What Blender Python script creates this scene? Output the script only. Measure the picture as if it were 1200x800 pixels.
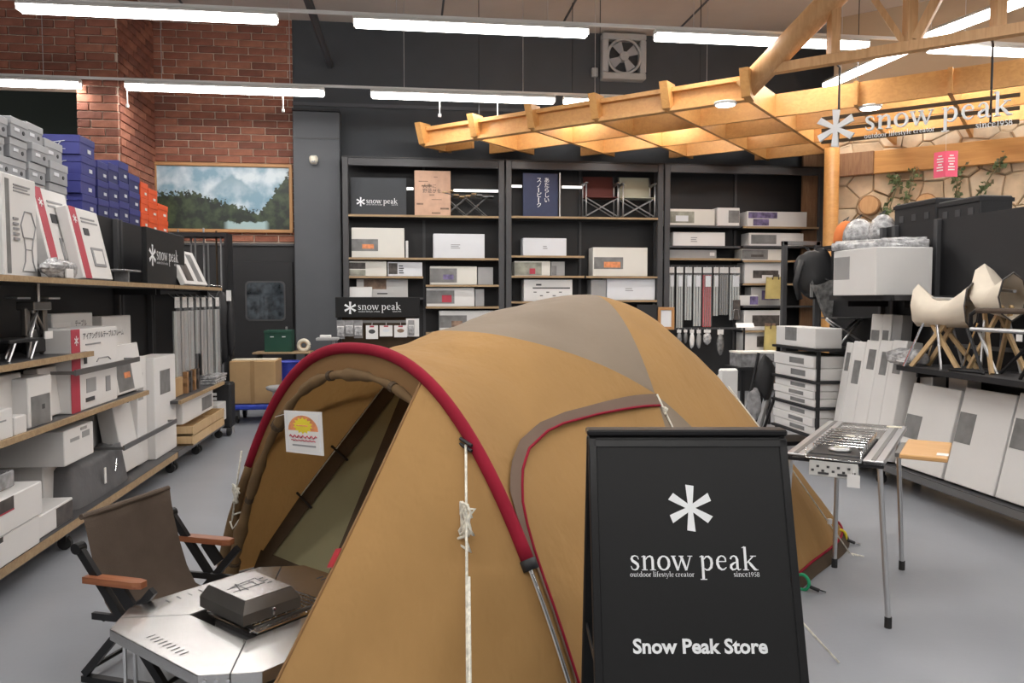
import bpy, bmesh, math, random
from mathutils import Matrix, Vector, Euler
for o in list(bpy.data.objects): bpy.data.objects.remove(o, do_unlink=True)
SC = bpy.context.scene
COL = SC.collection
R = math.radians
# ------------------------------------------------------------------ camera
FPX, EYE = 920.0, 1.5                       # focal length in pixels of a 1200 px wide frame
YAW = math.atan(120/920); PITCH = math.atan(50/math.hypot(920, 120))
FW = Vector((math.sin(YAW)*math.cos(PITCH), math.cos(YAW)*math.cos(PITCH), -math.sin(PITCH)))
RT = Vector((math.cos(YAW), -math.sin(YAW), 0)); UP = RT.cross(FW)
cd = bpy.data.cameras.new('camera'); cam = bpy.data.objects.new('camera', cd); COL.objects.link(cam)
cd.sensor_width = 36; cd.lens = 36*FPX/1200; cd.clip_start = .05; cd.clip_end = 200
cam.matrix_world = Matrix((( RT.x, UP.x, -FW.x, 0), (RT.y, UP.y, -FW.y, 0), (RT.z, UP.z, -FW.z, EYE), (0, 0, 0, 1)))
SC.camera = cam
# ------------------------------------------------------------------ world, exposure
w = bpy.data.worlds.new('world'); SC.world = w; w.use_nodes = True
w.node_tree.nodes['Background'].inputs[0].default_value = (1, .97, .94, 1)
w.node_tree.nodes['Background'].inputs[1].default_value = .20
SC.view_settings.view_transform = 'Standard'; SC.view_settings.look = 'None'
SC.view_settings.gamma = 1; SC.view_settings.use_curve_mapping = False
SC.view_settings.exposure = 0.42
LAMP_W = 27.0                               # watts of each ceiling tube
# ------------------------------------------------------------------ survey helpers: place measured things in the room
def Yof(px, X, z):
    k = (px-600)/FPX; dz = z-EYE
    return (X*(k*FW.x-RT.x) + dz*k*FW.z)/(RT.y-k*FW.y)
def Xof(px, Y, z):
    k = (px-600)/FPX; dz = z-EYE
    return (Y*(k*FW.y-RT.y) + dz*k*FW.z)/(RT.x-k*FW.x)
def Zof(py, X, Y):
    k = (400-py)/FPX
    return EYE + (X*(k*FW.x-UP.x) + Y*(k*FW.y-UP.y))/(UP.z-k*FW.z)
def atZ(px, py, Z):
    d = FW + RT*((px-600)/FPX) + UP*((400-py)/FPX); t = (Z-EYE)/d.z
    return Vector((d.x*t, d.y*t, Z))
def atY(px, py, Y):
    d = FW + RT*((px-600)/FPX) + UP*((400-py)/FPX); t = Y/d.y
    return Vector((d.x*t, Y, EYE+d.z*t))
def atX(px, py, X):
    d = FW + RT*((px-600)/FPX) + UP*((400-py)/FPX); t = X/d.x
    return Vector((X, d.y*t, EYE+d.z*t))
# ------------------------------------------------------------------ materials
MATS = {}
def mat(key, col, rough=.6, metal=0, var=0, vscale=8, bump=0, bscale=60, stretch=(1, 1, 1), spec=.5, alpha=1, trans=0, emit=0, translucent=0, coat=0):
    m = bpy.data.materials.new(key); m.use_nodes = True; nt = m.node_tree; b = nt.nodes['Principled BSDF']
    c = (*col, 1)
    b.inputs['Base Color'].default_value = c; b.inputs['Roughness'].default_value = rough; b.inputs['Metallic'].default_value = metal
    b.inputs['Specular IOR Level'].default_value = spec; b.inputs['Alpha'].default_value = alpha
    b.inputs['Transmission Weight'].default_value = trans; b.inputs['Coat Weight'].default_value = coat
    if emit: b.inputs['Emission Color'].default_value = c; b.inputs['Emission Strength'].default_value = emit
    if var or bump:
        tc = nt.nodes.new('ShaderNodeTexCoord'); mp = nt.nodes.new('ShaderNodeMapping'); mp.inputs['Scale'].default_value = stretch
        nt.links.new(tc.outputs['Object'], mp.inputs[0])
    if var:
        n = nt.nodes.new('ShaderNodeTexNoise'); n.inputs['Scale'].default_value = vscale; n.inputs['Detail'].default_value = 5
        nt.links.new(mp.outputs[0], n.inputs[0])
        r = nt.nodes.new('ShaderNodeValToRGB'); e = r.color_ramp.elements
        e[0].position = .3; e[1].position = .7
        e[0].color = (*[max(0, x*(1-var)) for x in col], 1); e[1].color = (*[min(1, x*(1+var)) for x in col], 1)
        nt.links.new(n.outputs[0], r.inputs[0]); nt.links.new(r.outputs[0], b.inputs['Base Color'])
    if bump:
        n2 = nt.nodes.new('ShaderNodeTexNoise'); n2.inputs['Scale'].default_value = bscale; n2.inputs['Detail'].default_value = 3
        nt.links.new(mp.outputs[0], n2.inputs[0]); bp = nt.nodes.new('ShaderNodeBump'); bp.inputs['Strength'].default_value = bump
        bp.inputs['Distance'].default_value = .02
        nt.links.new(n2.outputs[0], bp.inputs['Height']); nt.links.new(bp.outputs[0], b.inputs['Normal'])
    if translucent:
        out = nt.nodes['Material Output']; tr = nt.nodes.new('ShaderNodeBsdfTranslucent'); tr.inputs[0].default_value = c
        mx = nt.nodes.new('ShaderNodeMixShader'); mx.inputs[0].default_value = translucent
        nt.links.new(b.outputs[0], mx.inputs[1]); nt.links.new(tr.outputs[0], mx.inputs[2]); nt.links.new(mx.outputs[0], out.inputs[0])
    MATS[key] = m; return m
def wood(key, col, dark, rough=.5, scale=3, axis=(1, 14, 14)):
    m = mat(key, col, rough); nt = m.node_tree; b = nt.nodes['Principled BSDF']
    tc = nt.nodes.new('ShaderNodeTexCoord'); mp = nt.nodes.new('ShaderNodeMapping'); mp.inputs['Scale'].default_value = axis
    n = nt.nodes.new('ShaderNodeTexNoise'); n.inputs['Scale'].default_value = scale; n.inputs['Detail'].default_value = 6; n.inputs['Distortion'].default_value = 1.2
    r = nt.nodes.new('ShaderNodeValToRGB'); e = r.color_ramp.elements; e[0].position = .35; e[1].position = .65
    e[0].color = (*dark, 1); e[1].color = (*col, 1)
    nt.links.new(tc.outputs['Object'], mp.inputs[0]); nt.links.new(mp.outputs[0], n.inputs[0]); nt.links.new(n.outputs[0], r.inputs[0]); nt.links.new(r.outputs[0], b.inputs['Base Color'])
    return m
mat('floor', (.295, .31, .34), .33, var=.07, vscale=1.6, bump=.03, bscale=40)
mat('ceiling', (.50, .45, .41), .9, var=.06, vscale=1.5)
mat('wall_dark', (.050, .055, .062), .75, var=.08, vscale=2)
mat('column_grey', (.085, .09, .10), .6, var=.05, vscale=2)
mat('wall_green', (.075, .095, .085), .8)
mat('brick', (.26, .095, .06), .85, var=.35, vscale=5, bump=.4, bscale=25)
mat('brick_b', (.33, .13, .08), .85, var=.3, vscale=6, bump=.4, bscale=25)
mat('brick_c', (.20, .075, .05), .85, var=.3, vscale=6, bump=.4, bscale=25)
mat('mortar', (.70, .57, .47), .9)
mat('stone', (.60, .47, .32), .85, var=.22, vscale=4, bump=.6, bscale=9)
mat('stone_b', (.52, .40, .27), .85, var=.22, vscale=4, bump=.6, bscale=9)
mat('stone_c', (.66, .54, .39), .85, var=.2, vscale=4, bump=.6, bscale=9)
mat('stone_joint', (.42, .32, .22), .95)
wood('pine', (.68, .36, .12), (.60, .30, .095), .45, 2.2, (1, 9, 9))
wood('pine_pale', (.62, .36, .17), (.53, .29, .12), .5, 2.2, (9, 9, 1))
wood('shelf_wood', (.42, .30, .17), (.33, .22, .12), .55, 3, (1, 10, 10))
wood('panel_wood', (.33, .19, .10), (.25, .13, .07), .6, 3, (10, 10, 1))
wood('bamboo', (.72, .42, .18), (.62, .34, .13), .4, 4, (1, 18, 18))
wood('arm_wood', (.34, .13, .06), (.25, .085, .04), .35, 5, (1, 12, 12))
wood('beech', (.62, .44, .24), (.55, .37, .19), .45, 4, (8, 8, 1))
mat('black', (.016, .016, .018), .55)
mat('black_metal', (.02, .02, .022), .38, metal=.3)
mat('black_gloss', (.008, .008, .009), .3)
mat('sign_black', (.009, .0092, .010), .45, spec=.35)
mat('shelf_black', (.014, .014, .016), .5)
mat('dark_grey', (.06, .06, .064), .5)
mat('white', (.80, .79, .78), .55)
mat('white_paint', (.78, .78, .78), .5)
mat('letter_white', (.86, .88, .90), .45)
mat('carton', (.74, .73, .72), .62, var=.02, vscale=3)
mat('carton_warm', (.72, .705, .655), .62, var=.02, vscale=3)
mat('carton_cool', (.72, .74, .78), .6, var=.02, vscale=3)
mat('carton_grey', (.34, .34, .34), .6, var=.04)
mat('print_grey', (.20, .20, .20), .5, var=.25, vscale=9)
mat('print_dark', (.075, .065, .06), .5, var=.5, vscale=14)
mat('print_brown', (.25, .16, .11), .5, var=.5, vscale=12)
mat('print_blue', (.09, .13, .40), .4, var=.5, vscale=16)
mat('print_violet', (.16, .13, .27), .5, var=.6, vscale=14)
mat('print_olive', (.30, .30, .25), .5, var=.35, vscale=10)
mat('ink', (.06, .06, .065), .6)
mat('ink_soft', (.30, .30, .31), .6)
mat('red_print', (.45, .045, .075), .5, var=.08)
mat('pink', (.80, .12, .22), .5)
mat('orange_print', (.75, .28, .12), .5, var=.25, vscale=20)
mat('yellow_print', (.85, .70, .05), .5)
mat('kraft', (.45, .29, .14), .75, var=.08, vscale=4)
mat('kraft_dark', (.36, .22, .10), .75, var=.08, vscale=4)
mat('shoe_grey', (.33, .34, .36), .6, var=.05)
mat('shoe_grey_lid', (.42, .43, .45), .55, var=.05)
mat('shoe_blue', (.045, .05, .235), .5, var=.06)
mat('shoe_navy', (.03, .035, .14), .5, var=.06)
mat('shoe_orange', (.80, .105, .022), .5, var=.06)
mat('steel', (.62, .61, .60), .27, metal=1, var=.12, vscale=2.2)
mat('steel_dark', (.22, .21, .20), .38, metal=.9, var=.1, vscale=4)
mat('chrome', (.78, .78, .78), .14, metal=1)
mat('alu', (.60, .60, .61), .36, metal=.9)
mat('alu_dark', (.25, .25, .25), .4, metal=.8)
mat('chair_canvas', (.098, .070, .052), .9, var=.12, vscale=9, bump=.25, bscale=300)
mat('brown_canvas', (.12, .035, .03), .9)
mat('pale_canvas', (.50, .50, .40), .9)
mat('cream_canvas', (.73, .65, .54), .85, var=.05)
mat('tent_yellow', (.44, .25, .088), .8, var=.10, vscale=2.2, bump=.8, bscale=9, stretch=(1, 1, .35), translucent=.2)
mat('tent_tan', (.30, .165, .065), .72, var=.10, vscale=2.0, bump=.25, bscale=6, translucent=.20)
mat('tent_taupe', (.265, .205, .15), .75, var=.07, vscale=2.5, bump=.25, bscale=8, translucent=.12)
mat('tent_stripe', (.16, .105, .075), .8, var=.08, vscale=5)
mat('tent_olive', (.36, .33, .19), .8, var=.08, vscale=2.5, translucent=.25)
mat('tent_brown', (.075, .048, .026), .85, var=.15, vscale=6)
mat('tent_roll', (.16, .095, .04), .85, var=.2, vscale=9)
mat('tent_red', (.27, .012, .03), .85, spec=.2, var=.08, vscale=9)
mat('rope', (.72, .69, .60), .8, var=.25, vscale=60)
mat('yellow_web', (.75, .62, .03), .7)
mat('green_web', (.02, .36, .16), .7)
mat('plastic', (.75, .77, .78), .12, alpha=.10, spec=.7)
mat('plastic_grey', (.36, .36, .37), .22, alpha=.72, var=.4, vscale=14, spec=.8)
mat('wrap', (.42, .42, .43), .16, var=.5, vscale=22, bump=.9, bscale=22, spec=.9)
mat('wrap_dark', (.16, .16, .16), .2, var=.5, vscale=18, bump=.9, bscale=18, spec=.9)
mat('glass', (.05, .06, .07), .05, spec=.9, var=.7, vscale=9)
mat('bag_grey', (.115, .115, .12), .55, var=.15, vscale=6, bump=.3, bscale=14)
mat('tote_yellow', (.52, .42, .16), .85, var=.1)
mat('leaf', (.13, .18, .08), .6, var=.4, vscale=10)
mat('leaf_dry', (.20, .18, .10), .7)
mat('bark', (.30, .16, .07), .85, var=.3, vscale=9, bump=.5, bscale=20)
mat('orange_fabric', (.72, .20, .05), .8)
mat('trolley_blue', (.04, .08, .55), .4)
mat('bin_blue', (.03, .05, .38), .4)
mat('crate_green', (.012, .07, .045), .5)
mat('rubber', (.02, .02, .02), .7)
mat('poster_tan', (.60, .38, .27), .7, var=.1, vscale=9)
mat('poster_navy', (.022, .032, .085), .45, var=.1)
mat('ivory', (.75, .70, .58), .5)
mat('fixture', (.70, .70, .68), .5)
mat('wood_frame', (.45, .23, .09), .5)
mat('pole_red', (.42, .03, .04), .3, var=.1)
mat('pole_silver', (.55, .58, .58), .3, metal=.4)
m = mat('tube_light', (1, .98, .95), .4, emit=9)
m = mat('led', (1, .98, .96), .4, emit=1.2)
def M_(k): return MATS[k] if isinstance(k, str) else k
# ------------------------------------------------------------------ mesh builder
class MB:
    def __init__(s): s.v = []; s.f = []
    def add(s, vs, fs):
        n = len(s.v); s.v += [tuple(v) for v in vs]; s.f += [tuple(i+n for i in f) for f in fs]; return s
    def box(s, c, d, rot=None):
        x, y, z = d[0]/2, d[1]/2, d[2]/2
        vs = [Vector(p) for p in ((-x,-y,-z),(x,-y,-z),(x,y,-z),(-x,y,-z),(-x,-y,z),(x,-y,z),(x,y,z),(-x,y,z))]
        if rot is not None:
            m = rot if isinstance(rot, Matrix) else Euler(rot).to_matrix(); vs = [m @ v for v in vs]
        c = Vector(c); return s.add([v+c for v in vs], [(0,3,2,1),(4,5,6,7),(0,1,5,4),(1,2,6,5),(2,3,7,6),(3,0,4,7)])
    def bbox(s, c, d, b=.005, rot=None):                    # chamfered box
        x, y, z = d[0]/2, d[1]/2, d[2]/2; b = min(b, x*.5, y*.5, z*.5)
        vs = []; idx = {}
        for sx in (-1, 1):
            for sy in (-1, 1):
                for sz in (-1, 1):
                    for k in range(3):
                        p = [sx*x, sy*y, sz*z]
                        for j in range(3):
                            if j != k: p[j] -= (sx, sy, sz)[j]*b
                        idx[sx, sy, sz, k] = len(vs); vs.append(Vector(p))
        fs = []
        for k in range(3):
            a, c2 = [(1, 2), (2, 0), (0, 1)][k]
            for sg in (-1, 1):
                q = []
                for (u, w_) in ((-1,-1),(1,-1),(1,1),(-1,1)):
                    t = [0, 0, 0]; t[k] = sg; t[a] = u; t[c2] = w_; q.append(idx[t[0], t[1], t[2], k])
                fs.append(tuple(q if sg > 0 else q[::-1]))
        for k in range(3):                                  # edges along axis k
            a, c2 = [(1, 2), (2, 0), (0, 1)][k]
            for u in (-1, 1):
                for w_ in (-1, 1):
                    t0 = [0, 0, 0]; t0[a] = u; t0[c2] = w_; t1 = list(t0); t0[k] = -1; t1[k] = 1
                    q = (idx[(*t0, a)], idx[(*t1, a)], idx[(*t1, c2)], idx[(*t0, c2)])
                    fs.append(q if u*w_ < 0 else q[::-1])
        for sx in (-1, 1):
            for sy in (-1, 1):
                for sz in (-1, 1):
                    q = tuple(idx[sx, sy, sz, k] for k in range(3)); fs.append(q if sx*sy*sz > 0 else q[::-1])
        if rot is not None:
            m = rot if isinstance(rot, Matrix) else Euler(rot).to_matrix(); vs = [m @ v for v in vs]
        c = Vector(c); return s.add([v+c for v in vs], fs)
    def tube(s, path, r, seg=8, cap=True):
        path = [Vector(p) for p in path]; n = len(path); vs = []; fs = []
        rr = r if isinstance(r, (list, tuple)) else [r]*n
        t0 = (path[1]-path[0]).normalized(); a = t0.orthogonal().normalized()
        for i, p in enumerate(path):
            t = ((path[min(i+1, n-1)]-p).normalized() + (p-path[max(i-1, 0)]).normalized())
            t = t.normalized() if t.length > 1e-6 else t0
            a = (a - t*a.dot(t)); a = a.normalized() if a.length > 1e-6 else t.orthogonal().normalized(); b = t.cross(a)
            for k in range(seg):
                g = 2*math.pi*k/seg; vs.append(p + (a*math.cos(g)+b*math.sin(g))*rr[i])
        for i in range(n-1):
            for k in range(seg):
                k2 = (k+1) % seg; fs.append((i*seg+k, i*seg+k2, (i+1)*seg+k2, (i+1)*seg+k))
        if cap: fs.append(tuple(range(seg-1, -1, -1))); fs.append(tuple((n-1)*seg+k for k in range(seg)))
        return s.add(vs, fs)
    def bar(s, p0, p1, w_, h, upv=(0, 0, 1)):               # rectangular bar between two points
        p0, p1 = Vector(p0), Vector(p1); t = (p1-p0).normalized(); u = Vector(upv)
        if abs(t.dot(u)) > .98: u = Vector((0, 1, 0))
        a = t.cross(u).normalized(); b = a.cross(t).normalized(); vs = []
        for p in (p0, p1):
            for (i, j) in ((-1,-1),(1,-1),(1,1),(-1,1)): vs.append(p + a*i*w_/2 + b*j*h/2)
        return s.add(vs, [(3,2,1,0),(4,5,6,7),(0,1,5,4),(1,2,6,5),(2,3,7,6),(3,0,4,7)])
    def prism(s, poly, z0, z1, Mx=None):                    # polygon in local xy, extruded z0..z1
        n = len(poly); vs = [Vector((x, y, z0)) for x, y in poly] + [Vector((x, y, z1)) for x, y in poly]
        if Mx is not None: vs = [Mx @ v for v in vs]
        return s.add(vs, [tuple(range(n-1, -1, -1)), tuple(range(n, 2*n))] + [(i, (i+1) % n, n+(i+1) % n, n+i) for i in range(n)])
    def lathe(s, prof, c, seg=16, ax=None):
        vs = []; fs = []; n = len(prof); c = Vector(c)
        for r, z in prof:
            for k in range(seg):
                g = 2*math.pi*k/seg; v = Vector((r*math.cos(g), r*math.sin(g), z)); vs.append(c + (ax @ v if ax is not None else v))
        for i in range(n-1):
            for k in range(seg):
                k2 = (k+1) % seg; fs.append((i*seg+k, i*seg+k2, (i+1)*seg+k2, (i+1)*seg+k))
        fs.append(tuple(range(seg-1, -1, -1))); fs.append(tuple((n-1)*seg+k for k in range(seg)))
        return s.add(vs, fs)
    def grid(s, rows):                                      # rows of points
        nu, nv = len(rows), len(rows[0]); vs = [p for r in rows for p in r]
        return s.add(vs, [(i*nv+j, i*nv+j+1, (i+1)*nv+j+1, (i+1)*nv+j) for i in range(nu-1) for j in range(nv-1)])
    def blob(s, c, r, seed=0, nu=10, nv=7, amp=.15):        # lumpy closed blob, r = (rx, ry, rz)
        rn = random.Random(seed); ph = [rn.uniform(0, 6.28) for _ in range(6)]; vs = []; fs = []; c = Vector(c)
        for i in range(nv+1):
            th = math.pi*i/nv
            for k in range(nu):
                g = 2*math.pi*k/nu
                q = 1 + amp*(math.sin(3*g+ph[0]+2*th)*.5 + math.sin(2*th*2+ph[1]+g)*.5 + math.sin(5*g+ph[2])*math.sin(th)*.4)
                vs.append(c + Vector((r[0]*q*math.sin(th)*math.cos(g), r[1]*q*math.sin(th)*math.sin(g), r[2]*q*math.cos(th))))
        for i in range(nv):
            for k in range(nu): fs.append((i*nu+k, (i+1)*nu+k, (i+1)*nu+(k+1) % nu, i*nu+(k+1) % nu))
        return s.add(vs, fs)
    def build(s, name, m, parent=None, smooth=False, world=False):
        me = bpy.data.meshes.new(name); vs = s.v
        if world and parent is not None:
            inv = rootM(parent).inverted(); vs = [tuple(inv @ Vector(v)) for v in vs]
        me.from_pydata(vs, [], s.f); me.update()
        if smooth: me.polygons.foreach_set('use_smooth', [True]*len(me.polygons))
        me.materials.append(M_(m)); return link(name, me, parent)
def link(name, data, parent=None):
    o = bpy.data.objects.new(name, data); COL.objects.link(o)
    if parent is not None: o.parent = parent
    return o
def rootM(o):
    m = Matrix.LocRotScale(o.location, o.rotation_euler, o.scale)
    return rootM(o.parent) @ m if o.parent else m
def tag(o, label, cat, group=None):
    o['label'] = label; o['category'] = cat
    if group: o['group'] = group
    return o
def thing(name, label, cat, loc=(0, 0, 0), rz=0, group=None, rot=None):
    o = link(name, None); o.location = loc; o.rotation_euler = rot if rot is not None else (0, 0, rz); o.empty_display_size = .1
    return tag(o, label, cat, group)
def struct(o): o['kind'] = 'structure'; return o
def dup(root, loc, rz=None, label=None, group=None):
    def cp(o, par):
        c = o.copy(); COL.objects.link(c); c.parent = par
        for ch in list(o.children): cp(ch, c)
        return c
    r = cp(root, None); r.location = loc
    if rz is not None: r.rotation_euler = (0, 0, rz)
    if label: r['label'] = label
    if group: r['group'] = group
    return r
def B(c, d, b=0): return MB().bbox(c, d, b) if b else MB().box(c, d)
# ------------------------------------------------------------------ lettering: serif strokes (x, y, width)
def _st(x, y0, y1, wd=.18): return [(x, y0, wd), (x, y1, wd)]
def _sf(x0, x1, y): return [(x0, y+.03, .06), (x1, y+.03, .06)]
def _fl(x, y): return [(x-.2, y-.1, .05), (x, y-.02, .07)]
def _ring(cx, cy, rx, ry, tk=.19, tn=.07, n=14):
    return [(cx+rx*math.cos(2*math.pi*i/n), cy+ry*math.sin(2*math.pi*i/n), tn+(tk-tn)*abs(math.cos(2*math.pi*i/n))) for i in range(n+1)]
_bowl = [(.35,.72,.06),(.5,.9,.1),(.68,.9,.14),(.84,.74,.18),(.88,.48,.19),(.82,.2,.18),(.66,.04,.13),(.5,.02,.09),(.35,.12,.06)]
_cc = [(.6,.92,.1),(.45,.95,.08),(.28,.86,.13),(.18,.66,.18),(.17,.42,.19),(.26,.18,.18),(.44,.05,.13),(.6,.06,.1),(.77,.2,.05)]
GL = {
 's': (.74, [[(.62,.72,.05),(.56,.9,.07),(.38,.96,.08),(.2,.9,.13),(.15,.76,.17),(.22,.62,.19),(.38,.52,.2),(.54,.4,.19),(.58,.24,.17),(.5,.08,.13),(.34,.03,.08),(.18,.08,.07),(.1,.28,.05)]]),
 'n': (1.1, [_st(.28,0,.95), _sf(.08,.48,0), _fl(.28,.98), [(.36,.7,.06),(.5,.88,.09),(.66,.93,.12),(.8,.85,.16),(.84,.65,.18),(.84,0,.18)], _sf(.64,1.04,0)]),
 'o': (1.0, [_ring(.5,.48,.36,.45)]),
 'w': (1.48, [[(.14,.93,.18),(.45,0,.17)],[(.45,0,.08),(.74,.85,.08)],[(.7,.93,.18),(1.03,0,.17)],[(1.03,0,.08),(1.34,.93,.08)],_sf(0,.34,.9),_sf(.54,.88,.9),_sf(1.14,1.48,.9)]),
 'p': (1.1, [_st(.26,-.6,.95), _sf(.05,.5,-.62), _fl(.26,.98), _bowl]),
 'e': (.9, [[(.17,.58,.07),(.74,.58,.07)], [(.74,.56,.08),(.72,.78,.12)]+_cc]),
 'a': (.93, [[(.16,.74,.13),(.26,.9,.1),(.42,.95,.09),(.56,.88,.13),(.62,.72,.18),(.62,.12,.17),(.7,.03,.1),(.86,.08,.05)], [(.6,.56,.06),(.36,.46,.12),(.2,.34,.17),(.18,.18,.18),(.28,.05,.14),(.44,.06,.09),(.6,.18,.06)]]),
 'k': (1.12, [_st(.26,0,1.55), _sf(.06,.46,0), _fl(.26,1.58), [(.34,.48,.07),(.78,.9,.08)], _sf(.6,1.0,.9), [(.46,.58,.1),(.6,.4,.18),(.88,.06,.18),(1.0,.03,.1)], _sf(.86,1.1,0)]),
 'u': (1.1, [[(.28,.95,.18),(.28,.25,.18),(.36,.08,.13),(.5,.03,.09),(.66,.1,.07),(.78,.22,.06)], _st(.82,0,.95), _fl(.28,.98), _fl(.82,.98), _sf(.8,1.04,0)]),
 't': (.65, [[(.28,1.22,.1),(.28,.2,.18),(.36,.05,.12),(.48,.04,.09),(.6,.14,.05)], [(.04,.91,.07),(.6,.91,.07)]]),
 'd': (1.08, [[(1.08-x, y, w_) for x, y, w_ in _bowl], _st(.82,0,1.55), _fl(.82,1.58), _sf(.8,1.05,0)]),
 'r': (.78, [_st(.26,0,.95), _sf(.06,.48,0), _fl(.26,.98), [(.36,.72,.06),(.46,.9,.1),(.66,.9,.18)]]),
 'l': (.54, [_st(.26,0,1.55), _sf(.06,.46,0), _fl(.26,1.58)]),
 'i': (.54, [_st(.26,0,.95), _sf(.06,.46,0), _fl(.26,.98), [(.26,1.2,.2),(.26,1.4,.2)]]),
 'f': (.62, [[(.28,0,.18),(.28,1.2,.18),(.34,1.42,.13),(.46,1.52,.1),(.62,1.46,.15)], [(.06,.91,.07),(.58,.91,.07)], _sf(.08,.5,0)]),
 'y': (1.0, [[(.14,.93,.18),(.48,.02,.16)],[(.86,.93,.08),(.42,-.3,.08),(.24,-.54,.09),(.08,-.48,.14)],_sf(0,.34,.9),_sf(.66,1.0,.9)]),
 'c': (.85, [[(.72,.78,.16)]+_cc]),
 '1': (.75, [_st(.4,0,1.2,.17), _sf(.15,.65,0), _fl(.4,1.22)]),
 '9': (.85, [_ring(.42,.82,.28,.36,.17), [(.7,.8,.17),(.64,.42,.15),(.46,.1,.1),(.2,0,.06)]]),
 '5': (.82, [[(.7,1.17,.1),(.26,1.17,.1)],[(.26,1.17,.07),(.2,.68,.07)],[(.2,.68,.07),(.42,.75,.1),(.62,.6,.16),(.66,.36,.17),(.52,.1,.13),(.3,.02,.08),(.12,.1,.1)]]),
 '8': (.85, [_ring(.42,.9,.24,.28,.15), _ring(.42,.32,.3,.32,.16)]),
 ' ': (.42, []),
}
def word_width(t): return sum(GL[c][0] for c in t)
def add_word(mb, t, x, y, h, Mx, th):
    for ch in t:
        wd, strokes = GL[ch]
        for st in strokes:
            L = []; Rr = []
            for i, (a, b, w_) in enumerate(st):
                p0 = st[max(i-1, 0)]; p1 = st[min(i+1, len(st)-1)]; dx, dy = p1[0]-p0[0], p1[1]-p0[1]; l = math.hypot(dx, dy) or 1
                nx, ny = -dy/l*w_/2, dx/l*w_/2
                L.append((a+nx, b+ny)); Rr.append((a-nx, b-ny))
            n = len(st); vs = []
            for z in ((th,) if th < .004 else (th, 0)):
                vs += [Mx @ Vector((x+q[0]*h, y+q[1]*h, z)) for q in L] + [Mx @ Vector((x+q[0]*h, y+q[1]*h, z)) for q in Rr]
            fs = [(n+i, n+i+1, i+1, i) for i in range(n-1)]
            if th >= .004:
                o = 2*n; fs += [(o+i, o+i+1, o+n+i+1, o+n+i) for i in range(n-1)]
                fs += [(i, i+1, o+i+1, o+i) for i in range(n-1)] + [(n+i+1, n+i, o+n+i, o+n+i+1) for i in range(n-1)]
                fs += [(0, o, o+n, n), (n-1, 2*n-1, o+2*n-1, o+n-1)]
            mb.add(vs, fs)
        x += wd*h
    return x
def add_star(mb, cx, cy, r, Mx, th):
    out = []
    for k in range(6):
        g = R(90+60*k); u = Vector((math.cos(g), math.sin(g))); n = Vector((-u.y, u.x)); v = Vector((math.cos(g+R(30)), math.sin(g+R(30))))
        out += [u*r*.97-n*r*.20, u*r*1.03+n*r*.17, v*r*.22]
    mb.prism([(cx+p.x, cy+p.y) for p in out], 0 if th >= .004 else th*.5, th, Mx)
def logo(parent, Mx, W, m='letter_white', th=.0012, stack=False, fine=True, star=True):
    """brand mark: six-armed star and serif words; local x right, y up, z out of the board. W = width of the words."""
    h = W/word_width('snow peak')
    if star:
        mb = MB(); (add_star(mb, W*.48, W*.64, W*.155, Mx, th) if stack else add_star(mb, -W*.17, h*.42, h*1.25, Mx, th)); mb.build('star_emblem', m, parent)
    mb = MB(); add_word(mb, 'snow peak', 0, 0, h, Mx, th); mb.build('lettering', m, parent)
    if fine:
        mb = MB(); t = 'outdoor lifestyle creator'; hh = W*.50/word_width(t); add_word(mb, t, W*.01, -h*.48, hh, Mx, min(th, .012)); mb.build('tagline_lettering', m, parent)
        mb = MB(); t = 'since1958'; add_word(mb, t, W-hh*1.06*word_width(t), -h*.48, hh*1.06, Mx, min(th, .012)); mb.build('year_lettering', m, parent)
def face_matrix(origin, xdir, ydir=(0, 0, 1)):
    x = Vector(xdir).normalized(); y = Vector(ydir).normalized(); z = x.cross(y)
    return Matrix(((x.x, y.x, z.x, origin[0]), (x.y, y.y, z.y, origin[1]), (x.z, y.z, z.z, origin[2]), (0, 0, 0, 1)))
def text(s, size, m, name, parent, Mx, bold=0, ext=0, align='LEFT', sx=1.0):
    cu = bpy.data.curves.new(name, 'FONT'); cu.body = s; cu.size = size; cu.offset = bold; cu.extrude = ext; cu.align_x = align; cu.resolution_u = 3
    o = bpy.data.objects.new(name, cu); COL.objects.link(o); dg = bpy.context.evaluated_depsgraph_get()
    me = bpy.data.meshes.new_from_object(o.evaluated_get(dg)); bpy.data.objects.remove(o)
    me.transform(Mx @ Matrix.Diagonal((sx, 1, 1, 1))); me.materials.clear(); me.materials.append(M_(m)); return link(name, me, parent)
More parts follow.
